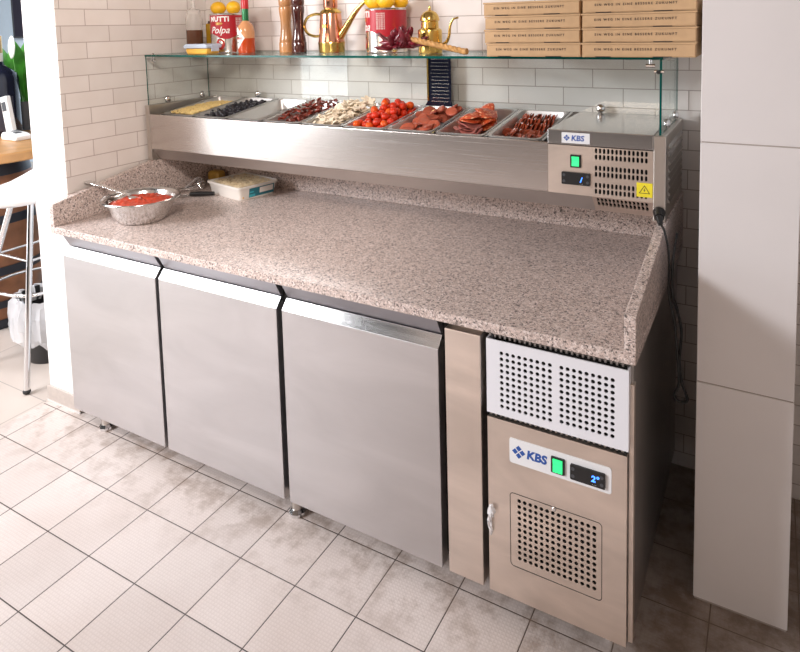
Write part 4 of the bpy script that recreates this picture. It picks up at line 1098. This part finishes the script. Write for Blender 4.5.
# ------------------------------------------------------------------ the room beyond the stub wall
# bar stool
SEATC = 0
t = thing('bar_stool', 'white bar stool with chrome legs and foot ring in front of the barrel', 'stool', (-.42, .22, 0))
sx, sy, sz = -.37, .33, .80
b = BM(); n = 28; outer = []
for j, (s, z) in enumerate(((0, .0), (.6, -.004), (.9, .004), (1., .016), (1.0, .028), (.94, .020), (.6, .010), (0, .012))):
    if s == 0: outer.append([b.verts.new((sx, sy, sz+z))]); continue
    row = []
    for i in range(n):
        a = 2*PI*i/n; ex = .20*s*abs(math.cos(a))**.75*(1 if math.cos(a) > 0 else -1); ey = .19*s*abs(math.sin(a))**.75*(1 if math.sin(a) > 0 else -1)
        up = 0.0
        if s > .85: up = .10*max(0, math.sin(a))**1.5
        row.append(b.verts.new((sx+ex, sy+ey+up*.25, sz+z+up)))
    outer.append(row)
for A_, B_ in zip(outer, outer[1:]):
    for i in range(n):
        j = (i+1) % n
        if len(A_) == 1: b.faces.new((A_[0], B_[i], B_[j]))
        elif len(B_) == 1: b.faces.new((A_[i], B_[0], A_[j]))
        else: b.faces.new((A_[i], B_[i], B_[j], A_[j]))
build('seat', b, M['seat_white'], t, smooth=True, angle=60)
FT = [(-.219, .207), (-.68, .20), (-.62, .58), (-.21, .56)]
TP = [(-.280, .318), (-.41, .315), (-.43, .43), (-.29, .43)]
for (fx, fy), (tx, ty) in zip(FT, TP):
    b = BM(); tube(b, [(fx, fy, .012), (tx, ty, sz-.002)], .0125, n=14, smooth=0); lg = build('leg', b, M['chrome'], t, smooth=True)
    b = BM(); ell(b, (fx, fy, .012), (.016, .016, .012)); build('rubber_foot', b, M['rubber'], lg, smooth=True)
b = BM()
for z, in ((.40,), (.545,)):
    q = [(fx+(tx-fx)*z/sz, fy+(ty-fy)*z/sz, z) for (fx, fy), (tx, ty) in zip(FT, TP)]
    c = V((sum(p[0] for p in q)/4, sum(p[1] for p in q)/4, z))
    if z < .5:
        ring = []
        for i in range(4):
            p, r2 = V(q[i]), V(q[(i+1) % 4])
            for s in range(6):
                m = p.lerp(r2, s/6); k = math.sin(PI*s/6)*.035; ring.append(m+(m-c).normalized()*k)
        tube(b, ring, .0075, n=10, smooth=0, closed=True)
    else:
        for i in range(4): tube(b, [q[i], q[(i+1) % 4]], .006, n=10, smooth=0)
build('foot_ring', b, M['chrome'], t, smooth=True)
# waste bin with bag
t = thing('waste_bin', 'black waste bin standing behind the stool leg', 'waste bin', (-.46, .44, 0))
wb = (-.46, .47)
b = BM(); lathe(b, [(0, .001), (.105, .001), (.108, .006), (.135, .30), (.131, .30), (.103, .008), (0, .008)], wb, 36); build('bin_body', b, M['black'], t, smooth=True, angle=40)
b = BM(); rnd = random.Random(50); n = 56; rings = []
for r_, z in ((.124, .235), (.130, .29), (.134, .306), (.141, .308), (.150, .29), (.165, .24), (.168, .18), (.158, .125), (.145, .100)):
    rings.append([b.verts.new((wb[0]+(r_+.026*noise.noise(V((i*.62, z*34, 1)))+rnd.uniform(-.003, .003))*math.cos(2*PI*i/n), wb[1]+(r_+.026*noise.noise(V((i*.62, z*34, 1))))*math.sin(2*PI*i/n), z+.020*noise.noise(V((i*.45, z*9, 7))))) for i in range(n)])
for A_, B_ in zip(rings, rings[1:]):
    for i in range(n): b.faces.new((A_[i], A_[(i+1) % n], B_[(i+1) % n], B_[i]))
o = build('bin_bag', b, M['bag_clear'], None, smooth=True, angle=25, recalc=False); tag(o, 'crumpled clear plastic bag lining the black waste bin', 'bin bag')
# barrel table
BC = (-1.14, .55)
t = thing('barrel_table', 'wooden wine barrel table with black hoops and round oak top', 'barrel table', (BC[0], BC[1], 0))
def brad(z): return .205+.075*math.sin(PI*min(1, max(0, z/.905)))
b = BM(); lathe(b, [(0, 0), (brad(0), 0)]+[(brad(z), z) for z in [i*.045 for i in range(1, 20)]]+[(brad(.905), .905), (0, .905)], BC, 40)
build('staves', b, M['barrel_wood'], t, smooth=True)
for z0, z1 in ((.002, .055), (.12, .16), (.30, .345), (.56, .605), (.70, .74), (.80, .90)):
    b = BM(); lathe(b, [(brad(z0)+.0005, z0), (brad(z0)+.004, z0), (brad(z1)+.004, z1), (brad(z1)+.0005, z1)], BC, 40); build('hoop', b, M['hoop'], t, smooth=True, angle=40)
b = BM(); lathe(b, [(0, .9055), (.49, .9055), (.50, .911), (.50, .947), (.494, .953), (0, .953)], BC, 56); build('table_top', b, M['oak_top'], t, smooth=True, angle=40)
BT = .9535
x, y = -1.30, .76
t = thing('wine_bottle', 'large dark wine bottle with gold foil cap standing on the barrel', 'bottle', (x, y, BT))
b = BM(); lathe(b, [(0, BT+.0003), (.098, BT+.0003), (.104, BT+.010), (.104, BT+.315), (.098, BT+.345), (.070, BT+.37), (.040, BT+.39), (.033, BT+.415), (.033, BT+.435)], (x, y)); build('glass_body', b, M['bottle_dark'], t, smooth=True)
b = BM(); lathe(b, [(.0345, BT+.46), (.0345, BT+.555), (0, BT+.555)], (x, y)); build('foil_cap', b, M['gold_foil'], t, smooth=True, angle=40)
b = BM(); lathe(b, [(.0338, BT+.40), (.0345, BT+.4595)], (x, y)); build('neck_band', b, M['print_white'], t, smooth=True)
b = BM(); n = 12
for i in range(n):
    a, c = -1.0+1.2*i/n, -1.0+1.2*(i+1)/n; rr = .1046
    b.faces.new([b.verts.new((x+rr*math.cos(q), y+rr*math.sin(q), BT+z)) for q, z in ((a, .03), (c, .03), (c, .22), (a, .22))])
lb = build('label', b, M['frame_dark'], t, weld=True)
b = BM()
for i in range(4):
    a, c = -.36+.2*i/4, -.36+.2*(i+1)/4; rr = .1052
    b.faces.new([b.verts.new((x+rr*math.cos(q), y+rr*math.sin(q), BT+z)) for q, z in ((a, .16), (c, .16), (c, .19), (a, .19))])
build('seal', b, M['print_white'], lb, weld=True)
t = thing('cordless_phone', 'white cordless phone standing in its charging cradle on the barrel', 'phone', (-1.035, .69, BT))
b = BM(); prism(b, [(-1.105, BT+.0004), (-.965, BT+.0004), (-.965, BT+.022), (-1.0, BT+.036), (-1.09, BT+.042), (-1.105, BT+.028)], 'y', .65, .735); cr = build('cradle', b, M['seat_white'], t, bevel=.006)
b = BM(); vs = box(b, -.030, .030, -.014, .014, 0, .19); Mt = Matrix.Translation((-1.076, .692, BT+.043)) @ Euler((.0, -.20, .0)).to_matrix().to_4x4()
for v in vs: v.co = Mt @ v.co
hs = build('handset', b, M['seat_white'], t, bevel=.006)
b = BM(); vs = box(b, -.020, .020, -.0150, -.0142, .11, .16)
for v in vs: v.co = Mt @ v.co
build('screen', b, M['pot_grey'], hs)
b = BM(); box(b, -1.035, -1.005, .675, .705, BT+.0375, BT+.0405); build('charge_pad', b, M['pot_grey'], cr)
t = thing('potted_plant', 'green leafy plant with a white bloom in a dark grey pot', 'plant', (-1.36, .93, BT))
pc = (-1.36, .93)
b = BM(); lathe(b, [(0, BT+.0004), (.055, BT+.0004), (.074, BT+.17), (.068, BT+.17), (.052, BT+.004), (0, BT+.004)], pc, 28); build('pot', b, M['pot_grey'], t, smooth=True, angle=40)
rnd = random.Random(60)
for i in range(40):
    a = rnd.uniform(-PI/2+1.9, -PI/2+.2+2*PI-.9); L_ = rnd.uniform(.22, .44); el = rnd.uniform(.75, 1.42); d = V((math.cos(a), math.sin(a), 0)); up = V((0, 0, 1)); s_ = d.cross(up)
    b = BM(); prev = None; base = V((pc[0], pc[1], BT+.16))+d*.02
    for q in range(9):
        s = q/8; p = base+d*L_*math.cos(el)*s+up*(L_*math.sin(el)*s+.10*s-.15*s*s); w = .026*math.sin(PI*s**.75)*L_/.2+.0012
        row = [b.verts.new(p+s_*w+up*.010*(1-s)), b.verts.new(p), b.verts.new(p-s_*w+up*.010*(1-s))]
        if prev:
            b.faces.new((prev[0], row[0], row[1], prev[1])); b.faces.new((prev[1], row[1], row[2], prev[2]))
        prev = row
    build('leaf', b, M['leaf'], t, smooth=True)
b = BM(); tube(b, [(pc[0], pc[1], BT+.14), (pc[0]-.05, pc[1]-.01, BT+.36), (pc[0]-.060, pc[1]-.01, BT+.44)], .0035, n=7); build('stalk', b, M['leaf'], t, smooth=True)
b = BM(); ell(b, (pc[0]-.062, pc[1]-.014, BT+.485), (.032, .012, .070), Euler((0, .15, 0)), 12, 9); build('bloom', b, M['petal'], t, smooth=True)
# framed panels on the far wall
def frame(x0, x1, z0, z1, label):
    t = thing('wall_frame', label, 'picture frame', ((x0+x1)/2, 3.1, z0))
    b = BM(); box(b, x0, x1, 3.06, 3.0995, z0, z1); build('panel', b, M['frame_dark'], t, bevel=.004)
    b = BM(); ring_rect(b, x0, x1, z0, z1, .01, .02, 3.055, 3.06); build('frame_edge', b, M['pot_grey'], t)
frame(-5.26, -4.92, 1.47, 2.30, 'dark grey framed panel on the pale blue far wall')

# ------------------------------------------------------------------ light
w = bpy.data.worlds.new('room_light'); sc.world = w; w.use_nodes = True
w.node_tree.nodes['Background'].inputs[0].default_value = (1., .95, .90, 1); w.node_tree.nodes['Background'].inputs[1].default_value = .04
def area(name, loc, target, sx, sy, power, col=(1, 1, 1)):
    l = bpy.data.lights.new(name, 'AREA'); l.shape = 'RECTANGLE'; l.size = sx; l.size_y = sy; l.energy = power; l.color = col
    o = bpy.data.objects.new(name, l); COL.objects.link(o); o.location = loc
    o.rotation_euler = (V(target)-V(loc)).to_track_quat('-Z', 'Y').to_euler(); return o
hw = area('ceiling_strip', (-1.8, -1.3, 2.5), (-1.8, -1.3, 0), 3.2, .4, 40, (.95, .96, 1.)); hw.rotation_euler = (0, 0, 0)
area('key_window', (-1.3, -2.5, 2.4), (1.4, .4, .8), 1.0, .7, 135, (.98, .97, 1.))
area('glazed_door', (-3.5, -3.2, 1.05), (1.2, .5, .8), 2.6, 2.0, 75, (.96, .97, 1.))
area('hall_lamps', (1.1, -4.1, 1.75), (1.5, .6, 1.0), 2.0, .6, 19, (1., .76, .60))
area('dining_window', (-2.6, 1.6, 2.3), (-3.2, 2.6, 1.0), 1.6, 1.2, 125, (.95, .98, 1.))
area('dining_lamp', (-1.4, -.3, 2.5), (-.9, .7, .6), .8, .8, 26, (.97, .98, 1.))
def spot(name, loc, target, power, deg, col):
    l = bpy.data.lights.new(name, 'SPOT'); l.energy = power; l.spot_size = math.radians(deg); l.spot_blend = .8; l.shadow_soft_size = .28; l.color = col
    o = bpy.data.objects.new(name, l); COL.objects.link(o); o.location = loc
    o.rotation_euler = (V(target)-V(loc)).to_track_quat('-Z', 'Y').to_euler(); return o
spot('fill_spot', (2.05, -1.3, 2.55), (.35, .75, 1.25), 200, 62, (1., .88, .80))  # added fill light for the left tiles and shelf, cone kept off the pillar

sc.view_settings.view_transform = 'Standard'; sc.view_settings.look = 'None'
sc.view_settings.exposure = -.02; sc.view_settings.gamma = 1.; sc.view_settings.use_curve_mapping = False
